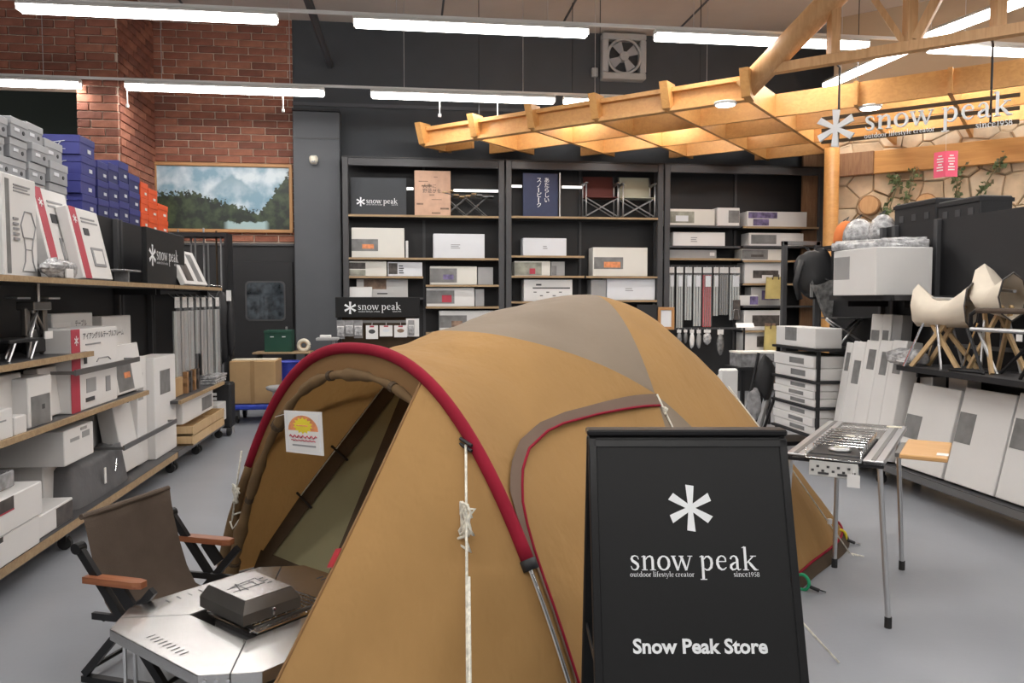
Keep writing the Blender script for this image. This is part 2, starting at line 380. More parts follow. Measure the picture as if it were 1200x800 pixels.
# ------------------------------------------------------------------ cartons
def carton(name, label, cat, loc, size, yaw=0, tilt=0, m='carton', prints=(), group=None, roll=0):
    """loc = middle of the bottom; local -y is the front face. prints: (face, u0, v0, u1, v1, material, name)"""
    wd, dp, ht = size
    loc = Vector(loc) + Vector((0, 0, dp/2*math.sin(tilt) + (wd/2*abs(math.sin(roll)))))
    e = (Matrix.Rotation(yaw, 3, 'Z') @ Matrix.Rotation(-tilt, 3, 'X') @ Matrix.Rotation(roll, 3, 'Y')).to_euler()
    mb = B((0, 0, ht/2), (wd, dp, ht), .005)
    if not prints:
        o = mb.build(name, m); o.location = loc; o.rotation_euler = e; return tag(o, label, cat, group)
    t = thing(name, label, cat, loc, group=group, rot=e); mb.build('carton_body', m, t)
    for ip, p in enumerate(prints):
        T = .0016+.0012*ip; f, u0, v0, u1, v1, pm, pn = p
        if f == 'f': c = ((u0+u1-1)*wd/2, -dp/2-T/2, (v0+v1)*ht/2); d = ((u1-u0)*wd, T, (v1-v0)*ht)
        elif f == 'r': c = (wd/2+T/2, (u0+u1-1)*dp/2, (v0+v1)*ht/2); d = (T, (u1-u0)*dp, (v1-v0)*ht)
        elif f == 'l': c = (-wd/2-T/2, (1-u0-u1)*dp/2, (v0+v1)*ht/2); d = (T, (u1-u0)*dp, (v1-v0)*ht)
        else: c = ((u0+u1-1)*wd/2, (v0+v1-1)*dp/2, ht+T/2); d = ((u1-u0)*wd, (v1-v0)*dp, T)
        B(c, d).build(pn, pm, t)
    return t
# ================================================================== THE ROOM
BW = 12.25                                   # back wall
CEIL = 5.65
def atPl(px, py, p, n):
    d = FW + RT*((px-600)/FPX) + UP*((400-py)/FPX); p = Vector(p); n = Vector(n); c = Vector((0, 0, EYE))
    return c + d*(n.dot(p-c)/n.dot(d))
struct(B((1.5, 4, -.05), (22, 26, .1)).build('floor', 'floor'))
ce = struct(B((1.5, 4, CEIL+.05), (22, 26, .1)).build('ceiling', 'ceiling'))
for k in range(12):                          # joints of the ceiling panels
    B((-8.6+k*1.82, 4, CEIL-.004), (.03, 26, .012)).build('ceiling_joint', 'column_grey', ce)
XA, XB = Xof(345, BW, 3), Xof(182, BW, 3)
wb = struct(B(((XA+9)/2, BW+.1, CEIL/2), (9-XA, .2, CEIL)).build('wall_back', 'wall_dark'))
B(((XA+6.5)/2, BW-.015, 4.42), (6.5-XA, .03, .05)).build('ledge', 'column_grey', wb)
tr = struct(MB().tube([(-1.15, BW-.12, 5.0), (-1.35, 9.6, CEIL-.12)], .05, 8).tube([(-1.15, BW-.12, 5.0), (-1.15, BW-.02, 5.0)], .05, 8).build('trim_1', 'dark_grey'))
def brick_field(wall, origin, xdir, n, L, z0, z1, rng, bl=.355, bh=.093, j=.013):
    """bricks proud of a mortar slab; each brick its own object sharing one of a few meshes"""
    xd = Vector(xdir).normalized(); nn = Vector(n).normalized(); cache = {}; row = 0; z = z0
    while z + bh <= z1+.001:
        x = -(row % 2)*bl*.5 - (rng.random()*.05)
        while x < L:
            a, b = max(x, 0), min(x+bl-j, L)
            if b-a > .04:
                key = (round(b-a, 2), rng.choice(('brick', 'brick', 'brick_b', 'brick_c')))
                if key not in cache:
                    mb = B((0, 0, 0), (key[0]-.002, .03, bh), .006); me = bpy.data.meshes.new('brick'); me.from_pydata(mb.v, [], mb.f); me.materials.append(M_(key[1])); cache[key] = me
                o = link('brick', cache[key], wall); c = Vector(origin) + xd*((a+b)/2) + nn*(.013+rng.uniform(-.004, .004)); o.location = (c.x, c.y, z+bh/2)
                o.rotation_euler = (0, 0, math.atan2(xd.y, xd.x))
            x += bl
        z += bh+j; row += 1
rng = random.Random(4)
wbr = struct(B(((XA+XB)/2, BW+.1, (2.3+CEIL)/2), (XA-XB, .2, CEIL-2.3)).build('wall_brick', 'mortar'))
brick_field(wbr, (XB, BW, 0), (1, 0, 0), (0, -1, 0), XA-XB, 2.36, CEIL, rng)
PY = 10.85; PW = .50                          # brick pier standing proud of the wall
wpi = struct(B((XB-PW/2, (PY+BW+.2)/2, CEIL/2), (PW, BW+.2-PY, CEIL)).build('wall_pier', 'mortar'))
brick_field(wpi, (XB-PW, PY, 0), (1, 0, 0), (0, -1, 0), PW, 2.75, CEIL, rng)
wps = struct(B((XB-.001, (PY+BW)/2, CEIL/2), (.004, BW-PY, CEIL)).build('wall_pier_side', 'mortar'))
brick_field(wps, (XB, PY, 0), (0, 1, 0), (1, 0, 0), BW-PY, 2.75, CEIL, rng)
wli = struct(B((XB-PW-2.5, PY+.12, (4.2+CEIL)/2), (5, .24, CEIL-4.2)).build('wall_lintel', 'mortar'))
brick_field(wli, (XB-PW-2.9, PY, 0), (1, 0, 0), (0, -1, 0), 2.9, 4.2, CEIL, rng)
struct(B((XB-4, 14.2, CEIL/2), (8.5, .2, CEIL)).build('wall_left', 'wall_green'))
# black lower wall with a swing door, beside the grey column
BLY = BW-.10
wl = struct(B(((XA+XB)/2-.3, (BLY+BW)/2+.02, 1.165), (XA-XB+.6, BW-BLY+.04, 2.33)).build('wall_lower', 'black'))
B(((XA+XB)/2-.3, BLY-.01, 2.31), (XA-XB+.6, .03, .03)).build('cap_strip', 'dark_grey', wl)
x0, x1 = Xof(272, BLY, 1.5), Xof(344, BLY, 1.5)
d = struct(B(((x0+x1)/2, BLY-.02, 1.03), (x1-x0, .035, 2.06), .006).build('door_1', 'shelf_black'))
a = atY(289, 331, BLY-.045); b = atY(333, 374, BLY-.045); wdt, hgt = b.x-a.x, a.z-b.z; c0 = ((a.x+b.x)/2, (a.z+b.z)/2)
def rrect(w_, h, r, n=5):
    return [(sx*(w_/2-r)+r*math.cos(R(g0+90*i/n)), sy*(h/2-r)+r*math.sin(R(g0+90*i/n))) for sx, sy, g0 in ((1,1,0),(-1,1,90),(-1,-1,180),(1,-1,270)) for i in range(n+1)]
FM = face_matrix((c0[0], BLY-.036, c0[1]), (1, 0, 0))
MB().prism(rrect(wdt+.05, hgt+.05, .07), 0, .012, FM).build('window_gasket', 'dark_grey', d)
MB().prism(rrect(wdt, hgt, .06), .012, .016, FM).build('pane', 'glass', d)
B((x1-.1, BLY-.055, 1.0), (.03, .03, .18), .005).build('door_handle', 'alu', d)
# grey column with a motion sensor
CX0, CX1, CYF = Xof(344, 12.0, 3), Xof(399, 12.0, 3), 12.0
cl = struct(B(((CX0+CX1)/2, (CYF+BW)/2, 2.13), (CX1-CX0, BW-CYF, 4.26), .01).build('wall_column', 'column_grey'))
B(((CX0+CX1)/2, CYF+.1, 4.275), (CX1-CX0, .3, .03)).build('column_cap', 'black', cl)
B(((CX0+CX1)/2, CYF-.005, 3.87), (CX1-CX0, .012, .02)).build('column_joint', 'dark_grey', cl)
p = atY(368, 186, CYF)
t = thing('motion_sensor', 'small ivory motion sensor on the grey column', 'sensor', (p.x, CYF, p.z))
MB().lathe([(.0, .03), (.055, .025), (.065, 0), (.06, -.05), (.045, -.08), (.0, -.085)], (0, -.06, 0), 14).build('housing', 'ivory', t, True)
B((0, -.02, -.02), (.09, .045, .13), .01).build('mount', 'white', t); B((0, -.108, -.055), (.05, .02, .03), .004).build('lens', 'ink_soft', t)
# timber edge panel right of the wall shelving
tr = struct(B((6.50, 12.02, 2.25), (.46, .05, 4.5)).build('wall_timber', 'panel_wood'))
# ------------------------------------------------------------------ stone wall at 45 degrees
E1 = Vector((.745, -.667, 0)).normalized(); E2 = Vector((E1.y*-1, E1.x, 0)); E2 = Vector((.667, .745, 0)).normalized()
SO = Vector((6.28, 11.15, 0)); SL = 3.6
def quadwall(p, dirv, L, th, z0, z1, nrm): 
    c = Vector(p)+Vector(dirv)*(L/2)+Vector(nrm)*(th/2); mb = MB(); mb.box((c.x, c.y, (z0+z1)/2), (L, th, z1-z0), (0, 0, math.atan2(dirv[1], dirv[0]))); return mb
ws = struct(quadwall(SO, E1, SL, .2, 0, CEIL, E2).build('wall_right', 'stone_joint'))
def voronoi(L, Hh, nx, nz, rng):
    pts = [((i+.5+rng.uniform(-.42, .42)+(j % 2)*.3)*L/nx, (j+.5+rng.uniform(-.48, .48))*Hh/nz) for i in range(nx) for j in range(nz)]; out = []
    for p in pts:
        poly = [(0, 0), (L, 0), (L, Hh), (0, Hh)]
        for q in pts:
            if q is p or math.hypot(q[0]-p[0], q[1]-p[1]) > 1.6: continue
            mx, my, dx, dy = (p[0]+q[0])/2, (p[1]+q[1])/2, q[0]-p[0], q[1]-p[1]; new = []
            g = 1 - .009/math.hypot(dx, dy)                      # leave a joint
            mx, my = p[0]+dx*.5*g, p[1]+dy*.5*g
            for i in range(len(poly)):
                a, b = poly[i], poly[(i+1) % len(poly)]; da = (a[0]-mx)*dx+(a[1]-my)*dy; db = (b[0]-mx)*dx+(b[1]-my)*dy
                if da <= 0: new.append(a)
                if da*db < 0: tt = da/(da-db); new.append((a[0]+(b[0]-a[0])*tt, a[1]+(b[1]-a[1])*tt))
            poly = new
            if len(poly) < 3: break
        if len(poly) >= 3: out.append((p, poly))
    return out
rs = random.Random(11); Z0, Z1 = 1.9, 4.35
SM = face_matrix((SO.x, SO.y, Z0), E1)       # z out = E1 x up
for p, poly in voronoi(3.3, Z1-Z0, 10, 8, rs):
    th = rs.uniform(.02, .085); mb = MB(); n = len(poly); cx, cy = p
    ins = [(cx+(x-cx)*.92, cy+(y-cy)*.92) for x, y in poly]
    vs = [Vector((x, y, 0)) for x, y in poly] + [Vector((x, y, th*.65)) for x, y in poly] + [Vector((x, y, th+rs.uniform(-.01, .012))) for x, y in ins]
    mb.add([SM @ v for v in vs], [(i, (i+1) % n, n+(i+1) % n, n+i) for i in range(n)] + [(n+i, n+(i+1) % n, 2*n+(i+1) % n, 2*n+i) for i in range(n)] + [tuple(range(2*n, 3*n))])
    mb.build('stone', rs.choice(('stone', 'stone_b', 'stone_c')), ws)
# timber band across the stone wall
za, zb = 3.30, 3.62
c = SO+E1*1.75-E2*.09
t = thing('wall_beam', 'wide horizontal timber beam fixed across the stone wall', 'beam', (c.x, c.y, za), math.atan2(E1.y, E1.x))
B((.3, 0, (zb-za)/2), (2.9, .16, zb-za), .008).build('beam', 'pine', t); B((-1.45, -.01, (zb-za)/2), (.62, .19, zb-za+.01), .008).build('end_block', 'panel_wood', t)
# stub logs sticking out of the wall
for px, py, lb in ((1018, 240, 'short round log end stuck out of the stone wall, beside the ivy'), (1085, 238, 'short round log end half hidden behind the black crates on the gondola')):
    p = atPl(px, py, SO-E2*.25, E2); q = p+E2*.3
    t = thing('log_peg', lb, 'log', p); f = MB().tube([(0, 0, 0), tuple(E2*.24)], .14, 16); f.build('log', 'bark', t, False)
    MB().tube([tuple(-E2*.006), (0, 0, 0)], .125, 16).build('cut_end', 'pine_pale', t)
# ivy garlands
def ivy(pts, label, seed):
    rn = random.Random(seed); P = [atPl(x, y, SO-E2*.16, E2) for x, y in pts]
    t = thing('ivy_garland', label, 'garland', P[-1], group=None); MB().tube(P, .008, 5).build('stem', 'leaf_dry', t, world=True)
    for mk, cnt in (('leaf', 34), ('leaf_dry', 10)):
        mb = MB()
        for k in range(cnt):
            u = rn.random()*(len(P)-1); i = min(int(u), len(P)-2); p = P[i].lerp(P[i+1], u-i) + Vector((rn.gauss(0, .035), rn.gauss(0, .035), rn.gauss(0, .03))) - E2*.02
            a = Vector((rn.gauss(0, 1), rn.gauss(0, 1)-1, rn.gauss(0, 1))).normalized(); b = a.orthogonal().normalized(); c2 = a.cross(b); s = rn.uniform(.03, .055)
            mb.add([p-b*s, p+c2*s*.7+a*.01, p+b*s*.3+c2*s*.35, p+b*s*1.1, p+b*s*.3-c2*s*.35, p-c2*s*.7+a*.01], [(0, 1, 2, 3, 4, 5)])
        o = mb.build('foliage', mk, t, world=True); o['kind'] = 'stuff'
ivy([(1048, 203), (1050, 222), (1043, 243), (1036, 250)], 'ivy strand dropping from the timber beam next to the log end', 1)
ivy([(1072, 196), (1070, 212), (1062, 235), (1055, 248)], 'ivy strand curling leftwards under the beam between two other strands', 2)
ivy([(1132, 190), (1122, 205), (1121, 222), (1124, 236)], 'ivy strand hanging just right of the pink notice', 3)
ivy([(1180, 180), (1170, 192), (1160, 208), (1148, 228)], 'longest ivy strand slanting down across the stones right of the pink notice', 4)
# ------------------------------------------------------------------ ceiling gear
def cassette(px, py, label):
    p = atZ(px, py, CEIL-.06)
    t = thing('air_conditioner', label, 'air conditioner', (p.x, p.y, CEIL-.06))
    B((0, 0, .03), (1.3, 1.3, .06), .02).build('panel', 'fixture', t); B((0, 0, -.005), (.74, .74, .02), .01).build('grille', 'carton_grey', t)
    for k in range(4):
        g = k*math.pi/2; MB().box((.52*math.cos(g), .52*math.sin(g), -.003), (.1, .72, .014), (0, 0, g)).build('louvre', 'dark_grey', t)
cassette(925, 74, 'square ceiling air conditioner above the timber lattice')
cassette(15, 44, 'square ceiling air conditioner above the brick lintel')
p = atY(728, 70, BW)
t = thing('ventilation_fan', 'square pale ventilation fan mounted high on the dark wall', 'fan', (p.x, BW-.1, p.z))
s = .70; fr = MB()
for dx, dz, wx, wz in ((0, s/2-.05, s, .1), (0, -s/2+.05, s, .1), (s/2-.05, 0, .1, s-.2), (-s/2+.05, 0, .1, s-.2)): fr.bbox((dx, 0, dz), (wx, .2, wz), .015)
fr.build('frame', 'carton_grey', t)
MX = face_matrix((0, -.05, 0), (1, 0, 0))
ring = MB()
ring.tube([(.26*math.cos(k*math.pi/12), -.08, .26*math.sin(k*math.pi/12)) for k in range(25)], .022, 6, False); ring.build('shroud', 'carton_grey', t, True)
B((0, .06, 0), (.56, .02, .56)).build('backing', 'dark_grey', t)
for k in range(4):
    g = R(90*k+25); MB().prism([(.05*math.cos(g-.5), .05*math.sin(g-.5)), (.24*math.cos(g-.25), .24*math.sin(g-.25)), (.24*math.cos(g+.45), .24*math.sin(g+.45)), (.07*math.cos(g+.7), .07*math.sin(g+.7))], 0, .012, MX).build('blade', 'ink_soft', t)
MB().tube([(0, -.1, 0), (0, .04, 0)], .07, 14).build('hub', 'carton_grey', t)
B((-s/2-.09, .05, -s/2+.12), (.1, .08, .14), .01).build('switch_box', 'carton_grey', t)
# suspended tube lamps on rails, row after row through the shop
lamp0 = None; LZ = 4.35; TL = 2.48
def lamp(x, y, rz=0):
    global lamp0
    lb = 'suspended twin tube fluorescent lamp below the ceiling'
    if lamp0 is not None: return dup(lamp0, (x, y, LZ), rz)
    t = thing('tube_lamp', lb, 'lamp', (x, y, LZ), rz, 'ceiling tube lamps')
    MB().prism([(-.075, .03), (-.035, .075), (.035, .075), (.075, .03)], -TL/2, TL/2, Matrix(((0, 0, 1, 0), (1, 0, 0, 0), (0, 1, 0, 0), (0, 0, 0, 1)))).build('housing', 'fixture', t)
    for s in (-1, 1):
        MB().tube([(-TL/2+.02, s*.045, .0), (TL/2-.02, s*.045, .0)], .032, 12).build('tube', 'tube_light', t)
        for e in (-1, 1): B((e*(TL/2-.008), s*.04, .01), (.016, .03, .06)).build('lamp_holder', 'white', t)
        MB().tube([(s*.8, 0, .07), (s*.8, 0, CEIL-LZ+.14)], .004, 5).build('suspension_wire', 'alu', t)
    l = bpy.data.lights.new('tube_glow', 'AREA'); l.shape = 'RECTANGLE'; l.size = TL; l.size_y = .1; l.energy = LAMP_W; l.color = (1, .965, .92)
    o = link('tube_glow', l, t); o.location = (0, 0, -.03)
    lamp0 = t; return t
for y in (8.44, 10.73, 5.55, 2.65, -.25, -3.15):
    xs = [-5.8, -2.555, .686, 3.906, 7.146]
    if y == 8.44: xs = xs[1:]
    if y == 10.73: xs = [-5.35, -2.33, .75, 3.35]
    dz = -.15 if y == 10.73 else 0
    for x in xs: lamp(x, y).location.z = LZ+dz
    rl = tag(B((1.5, y, LZ+.10+dz), (16, .035, .03)).build('lamp_rail', 'fixture'), 'thin metal rail carrying a row of tube lamps', 'rail', 'lamp rails')
    if dz:
        for x in (-3.55, -1.62, .42, 1.2): MB().tube([(x, y-.02, LZ+.09+dz), (x, y-.02, LZ-.22+dz)], .008, 6).tube([(x, y-.02, LZ-.22+dz), (x, y-.02, LZ-.26+dz)], .02, 8).build('drop_hook', 'fixture', rl)
for (pa, pb) in (((1190, 5), (1108, 36)), ((1055, 62), (988, 92))):
    a, b = atZ(*pa, LZ+.2), atZ(*pb, LZ+.2); c = (a+b)/2
    o = lamp(c.x, c.y, math.atan2(b.y-a.y, b.x-a.x)); o.location.z = LZ+.2; o.scale = (.78, 1, 1)
    o['label'] = 'tube lamp set crosswise behind the timber roof truss'; o['group'] = 'crosswise tube lamps'
# ------------------------------------------------------------------ timber lattice canopy
LO = Vector((.27, 11.6, 0)); PT = .94; LZ0, LZ1 = 3.70, 3.97
def node(i, j, z=0): p = LO+E1*(PT*i)+E2*(PT*j); return Vector((p.x, p.y, z))
pg = thing('timber_lattice', 'suspended canopy of crossed pine planks in front of the dark wall', 'lattice', node(2, 1, LZ0))
hz = (LZ0+LZ1)/2
def plank(i0, j0, i1, j1, th=.045, name='plank'):
    MB().bar(node(i0, j0, hz), node(i1, j1, hz), th, LZ1-LZ0).build(name, 'pine', pg, world=True)
def imin(j): return max(-.12, (j*.70-.40)/.627)
for j in range(0, 7):
    i1 = 5.06 if j == 0 else 9.2
    if j == 0:
        for i in range(5):
            m = MB(); m.bar(node(i+.03, 0, hz), node(i+.97, 0, hz), .04, LZ1-LZ0)
            for z in (LZ0+.025, LZ1-.025): m.bar(node(i+.03, -.055, z), node(i+.97, -.055, z), .075, .05)
            m.build('edge_plank', 'pine', pg, world=True)
    elif imin(j) < i1: plank(imin(j), j, i1, j)
for i in range(0, 10):
    jmax = (.40+.627*i)/.70; j0 = 0 if i <= 5 else .9
    if jmax > j0+.1: plank(i, j0, i, min(jmax, 6.5))
    if i <= 5:                                # raking end block of each cross plank
        u = node(i, 0, 0); Mx = Matrix(((-E2.x, 0, E1.x, u.x), (-E2.y, 0, E1.y, u.y), (0, 1, 0, 0), (0, 0, 0, 1)))
        MB().prism([(-.02, LZ0-.005), (.12, LZ0+.03), (.22, LZ1+.05), (-.02, LZ1+.05)], -.05, .05, Mx).build('end_block', 'pine', pg, world=True)
MB().bar(node(-.12, .45, hz), node(.55, .45, hz), .045, LZ1-LZ0).build('plank', 'pine', pg, world=True)
for (i, j) in ((1, 0), (3, 0), (4, 1), (2, 1), (6, 1), (8, 1)):
    MB().tube([node(i, j, LZ1), node(i, j, CEIL)], .005, 5).build('hanger_rod', 'black_metal', pg, world=True)
# spot lamps clipped under the lattice
for px, py, lb in ((850, 123, 'round downlight glowing under the front corner of the timber lattice'), (1020, 127, 'round downlight glowing behind the hanging letters')):
    p = atZ(px, py, LZ0-.02)
    t = thing('downlight', lb, 'lamp', p); MB().lathe([(.11, .0), (.125, .006), (.125, .03), (.05, .04)], (0, 0, 0), 18).build('trim_ring', 'fixture', t, True)
    MB().lathe([(.105, -.006), (.105, .004)], (0, 0, 0), 18).build('bulb', 'tube_light', t)
    l = bpy.data.lights.new('spot_glow', 'SPOT'); l.energy = 40; l.spot_size = R(120); l.color = (1, .88, .7); l.shadow_soft_size = .1; o = link('spot_glow', l, t); o.location = (0, 0, -.03)
# roof truss continuing from the corner
tr = thing('roof_truss', 'bare timber roof truss with posts and raking struts', 'truss', node(7, 0, LZ1))
MB().bar(node(5.05, 0, LZ1+.04), node(9.6, 0, LZ1+.04), .11, .10).build('bottom_chord', 'pine_pale', tr, world=True)
def ion(px): # where the image column meets the chord line
    p = atPl(px, 80, node(5, 0), E2); return (p-node(0, 0)).dot(E1)/PT
for px in (976, 1065, 1168): 
    i = ion(px); MB().bar(node(i, 0, LZ1+.09), node(i, 0, CEIL), .10, .10).build('post', 'pine_pale', tr, world=True)
ia, ib = ion(1065), ion(1140)
MB().bar(node(ia+.06, 0, LZ1+.1), node(ib+.3, 0, CEIL), .09, .09).build('strut', 'pine_pale', tr, world=True)
MB().bar(node(ia-.06, 0, LZ1+.1), node(ion(960), 0, CEIL-.2), .06, .06).build('strut', 'pine_pale', tr, world=True)
a = node(4.98, .0, LZ1-.10); b = a + E1*1.98 + Vector((0, 0, 1.74))
t = tag(MB().tube([a-(b-a)*.02, a.lerp(b, .5), b], [.13, .135, .14], 20).build('log_rafter', 'pine_pale', None, True), 'thick round log rafter rising from the corner of the lattice', 'log')
p = Vector((Xof(974, 10.9, 3), 10.9, 0))
t = tag(MB().tube([(p.x, p.y, 0), (p.x, p.y, 2), (p.x, p.y, 3.7)], .105, 18).build('log_post', 'pine', None, True), 'round timber post between the wall shelving and the stone wall', 'post')
# hanging three-dimensional shop letters
SP = Vector((4.59, 8.07, 3.3))
a = atPl(1013, 154, SP, E2); b = atPl(1187, 137, SP, E2); W = (Vector((b.x-a.x, b.y-a.y, 0))).length
t = thing('hanging_sign', 'hanging white letters on dark rails under the roof truss', 'sign', (a.x, a.y, a.z-.3))
FMs = face_matrix((a.x, a.y, a.z), E1); inv = rootM(t).inverted()
h = W/word_width('snow peak')
FL = inv @ FMs
mb = MB(); add_star(mb, -W*.215, h*.42, h*1.3, FL, .04); mb.build('star_emblem', 'letter_white', t)
x = 0
for ch in 'snow peak':
    if ch != ' ': mb = MB(); add_word(mb, ch, x, 0, h, FL, .035); mb.build('letter', 'letter_white', t)
    x += GL[ch][0]*h
mb = MB(); tt = 'outdoor lifestyle creator'; hh = W*.5/word_width(tt); add_word(mb, tt, 0, -h*.5, hh, FL, .012); mb.build('tagline_lettering', 'letter_white', t); mb = MB()
hh2 = hh*1.25; add_word(mb, 'since1958', W-hh2*word_width('since1958'), -h*.62, hh2, FL, .012); mb.build('year_lettering', 'letter_white', t)
for y in (-.42, .42, 1.25):
    MB().add([FL @ Vector(q) for q in ((-W*.33, h*y-.018, -.03), (W*1.04, h*y-.018, -.03), (W*1.04, h*y+.018, -.03), (-W*.33, h*y+.018, -.03), (-W*.33, h*y-.018, -.006), (W*1.04, h*y-.018, -.006), (W*1.04, h*y+.018, -.006), (-W*.33, h*y+.018, -.006))],
             [(0,3,2,1),(4,5,6,7),(0,1,5,4),(1,2,6,5),(2,3,7,6),(3,0,4,7)]).build('rail', 'tent_brown', t)
for u in (-.2, .86):
    q = FMs @ Vector((W*u, 0, -.02)); q.z = LZ1+.02; q2 = q - E2*((q-node(5, 0)).dot(E2)); q2.z = q.z
    MB().tube([FMs @ Vector((W*u, -h*.5, -.02)), q, q2], .012, 6).build('hanger_rod', 'black_metal', t, world=True)
# pink folded notice hanging in front of the stone wall
p = atY(1108, 192, 8.9)
t = thing('hanging_notice', 'pink folded notice with white print hanging before the stone wall', 'notice', p, R(-25))
for s, g in ((-1, R(38)), (1, R(-12))):
    m = MB(); m.box((s*.068*math.cos(g), s*.068*math.sin(g)*-1, 0), (.145, .006, .31), (0, 0, -g)); q = m.build('card', 'pink', t)
    m = MB()
    for r_ in range(6):
        z = .10-.034*r_; w_ = .095 if r_ % 3 else .06
        m.box((s*.068*math.cos(g)+math.sin(-g)*.005*0, s*.068*math.sin(g)*-1-.006, z), (w_*.8, .002, .016), (0, 0, -g))
    m.build('print', 'white', q)
MB().tube([(0, 0, .155), (0, 0, LZ0-p.z)], .002, 4).build('thread', 'white', t)
# ================================================================== WALL SHELVING ON THE BACK WALL
SF = 11.78                                    # front of the shelves
SBX = [Xof(p, SF, 2.5) for p in (400.5, 592, 778, 966)]
STOP = Zof(191, 3, SF)
bays = []
for k in range(3):
    xl, xr = SBX[k], SBX[k+1]; xm = (xl+xr)/2
    t = thing('shelving_unit', ['tall black shelving unit beside the grey column with lit star logo', 'tall black shelving unit holding two folding chairs on its top shelf', 'tall black shelving unit with hanging pole packs beside the timber post'][k], 'shelving', (xm, SF+.2, 0))
    B((xm, BW-.04, STOP/2), (xr-xl-.02, .03, STOP)).build('back_panel', 'shelf_black', t, world=True)
    for xp in (xl+.055, xr-.055): B((xp, SF+.03, STOP/2), (.085, .06, STOP), .004).build('post', 'dark_grey', t, world=True)
    for xp in (xl+.02, xm, xr-.02): B((xp, BW-.07, STOP/2), (.04, .03, STOP)).build('slotted_upright', 'dark_grey', t, world=True)
    B((xm, SF+.03, STOP-.06), (xr-xl-.2, .055, .11), .004).build('top_rail', 'dark_grey', t, world=True)
    B((xm, (SF+BW)/2, STOP+.01), (xr-xl-.01, BW-SF-.02, .02)).build('top_board', 'shelf_black', t, world=True)
    bays.append(t)
def shelf(k, px0, px1, py, edge='shelf_wood'):
    z = Zof(py, Xof((px0+px1)/2, SF, 2.3), SF); a, b = Xof(px0, SF, z), Xof(px1, SF, z)
    o = B(((a+b)/2, (SF+BW)/2-.02, z-.016), (b-a, BW-SF-.07, .03)).build('shelf', 'shelf_black', bays[k], world=True)
    B(((a+b)/2, SF+.012, z-.015), (b-a, .02, .031)).build('edge_strip', edge, o, world=True)
    return z
S = {}
S['1t'] = shelf(0, 405, 588, 252); S['1m'] = shelf(0, 405, 588, 302); S['1la'] = shelf(0, 405, 496, 323.5); S['1lb'] = shelf(0, 405, 496, 348.5, 'dark_grey')
S['1ra'] = shelf(0, 499, 588, 333.5); S['1rb'] = shelf(0, 499, 588, 359); S['1rc'] = shelf(0, 499, 588, 389)
S['2t'] = shelf(1, 597, 774, 254); S['2la'] = shelf(1, 597, 685, 299.5); S['2lb'] = shelf(1, 597, 685, 323); S['2ra'] = shelf(1, 687, 774, 323.5); S['2lc'] = shelf(1, 597, 685, 353); S['2rb'] = shelf(1, 687, 774, 351.5)
S['3la'] = shelf(2, 783, 868, 264, 'dark_grey'); S['3lb'] = shelf(2, 783, 868, 288, 'dark_grey'); S['3lc'] = shelf(2, 783, 868, 302.5)
S['3ra'] = shelf(2, 871, 961, 265.5); S['3rb'] = shelf(2, 871, 961, 288, 'dark_grey'); S['3rc'] = shelf(2, 871, 961, 305); S['3rd'] = shelf(2, 871, 961, 332); S['3re'] = shelf(2, 871, 961, 358, 'dark_grey'); S['3rf'] = shelf(2, 871, 961, 387); S['3rg'] = shelf(2, 871, 961, 414)
SY = SF+.05
def sbox(sh, x0, x1, ytop, label, m='carton', prints=(), depth=.3, yaw=0, dy=0, name='carton_box'):
    z = S[sh]; y = SY+dy; a, b = Xof(x0, y, z), Xof(x1, y, z); kb = int(sh[0])-1
    if y < SF+.07: y = SF+.065
    a = max(a, SBX[kb]+.012); b = min(b, SBX[kb+1]-.012); h = Zof(ytop, (a+b)/2, y)-z
    return carton(name, label, 'box', ((a+b)/2, y+depth/2, z+.001), (b-a, depth, h), yaw, 0, m, prints)
def photo(u0, v0, u1, v1, k='print_grey'): return ('f', u0, v0, u1, v1, k, 'photo_print')
def lines(u0, v0, u1, v1, n=3, k='ink_soft'): return [('f', u0, v0+(v1-v0)*i/n, u1-(u1-u0)*.15*(i % 2), v0+(v1-v0)*(i+.45)/n, k, 'print_line') for i in range(n)]
sbox('1m', 412, 474, 267, 'tall white carton with a photo strip at its left, below the lit star logo', 'carton_warm', [photo(.0, .22, .5, .62), ('f', .2, .3, .42, .45, 'orange_print', 'photo_print')], .3)
sbox('1m', 475.5, 478.5, 282, 'thin upright white pack squeezed beside the tall warm white carton', 'carton')
sbox('1m', 508, 568, 274, 'plain white carton with a faint pictogram, under the folding cot', 'carton_cool', lines(.34, .4, .52, .6, 3))
sbox('1la', 403.5, 453, 306, 'low cream carton with a dark photo strip on the narrow upper shelf', 'carton_warm', [photo(.02, .48, .5, .9, 'print_dark'), photo(.02, .05, .5, .42, 'print_olive')])
sbox('1la', 454.5, 495, 307, 'low white carton with a small dark picture and lettering beside a cream carton', 'carton_cool', [photo(.02, .15, .28, .92, 'print_dark')] + lines(.32, .2, .46, .85, 4, 'ink'))
sbox('1lb', 418, 478, 327, 'white carton with a brown photo above the black logo board', 'carton', [photo(.14, .45, .58, .98, 'print_brown')] + lines(.4, .18, .6, .32, 1, 'ink'), .26, 0, .12)
sbox('1lb', 402, 436, 336, 'small flat white box lying before a larger carton above the logo board', 'white', (), .1)
sbox('1ra', 504, 559, 312, 'cream carton with a grey picture and blue tent, on the second shelf under the cot', 'carton_warm', [photo(.0, .12, .57, .88, 'print_grey'), photo(.28, .28, .5, .55, 'print_violet')])
sbox('1ra', 560, 578, 313, 'grey side-on carton next to the cream carton with a blue tent', 'carton_grey')
sbox('1rb', 500, 556, 337, 'white carton with a grey picture and a red tent print', 'carton', [photo(.0, .15, .58, .85), photo(.32, .22, .52, .6, 'red_print')])
sbox('1rb', 557, 567.5, 338.5, 'narrow grey carton beside the carton with the red tent print', 'carton_grey')
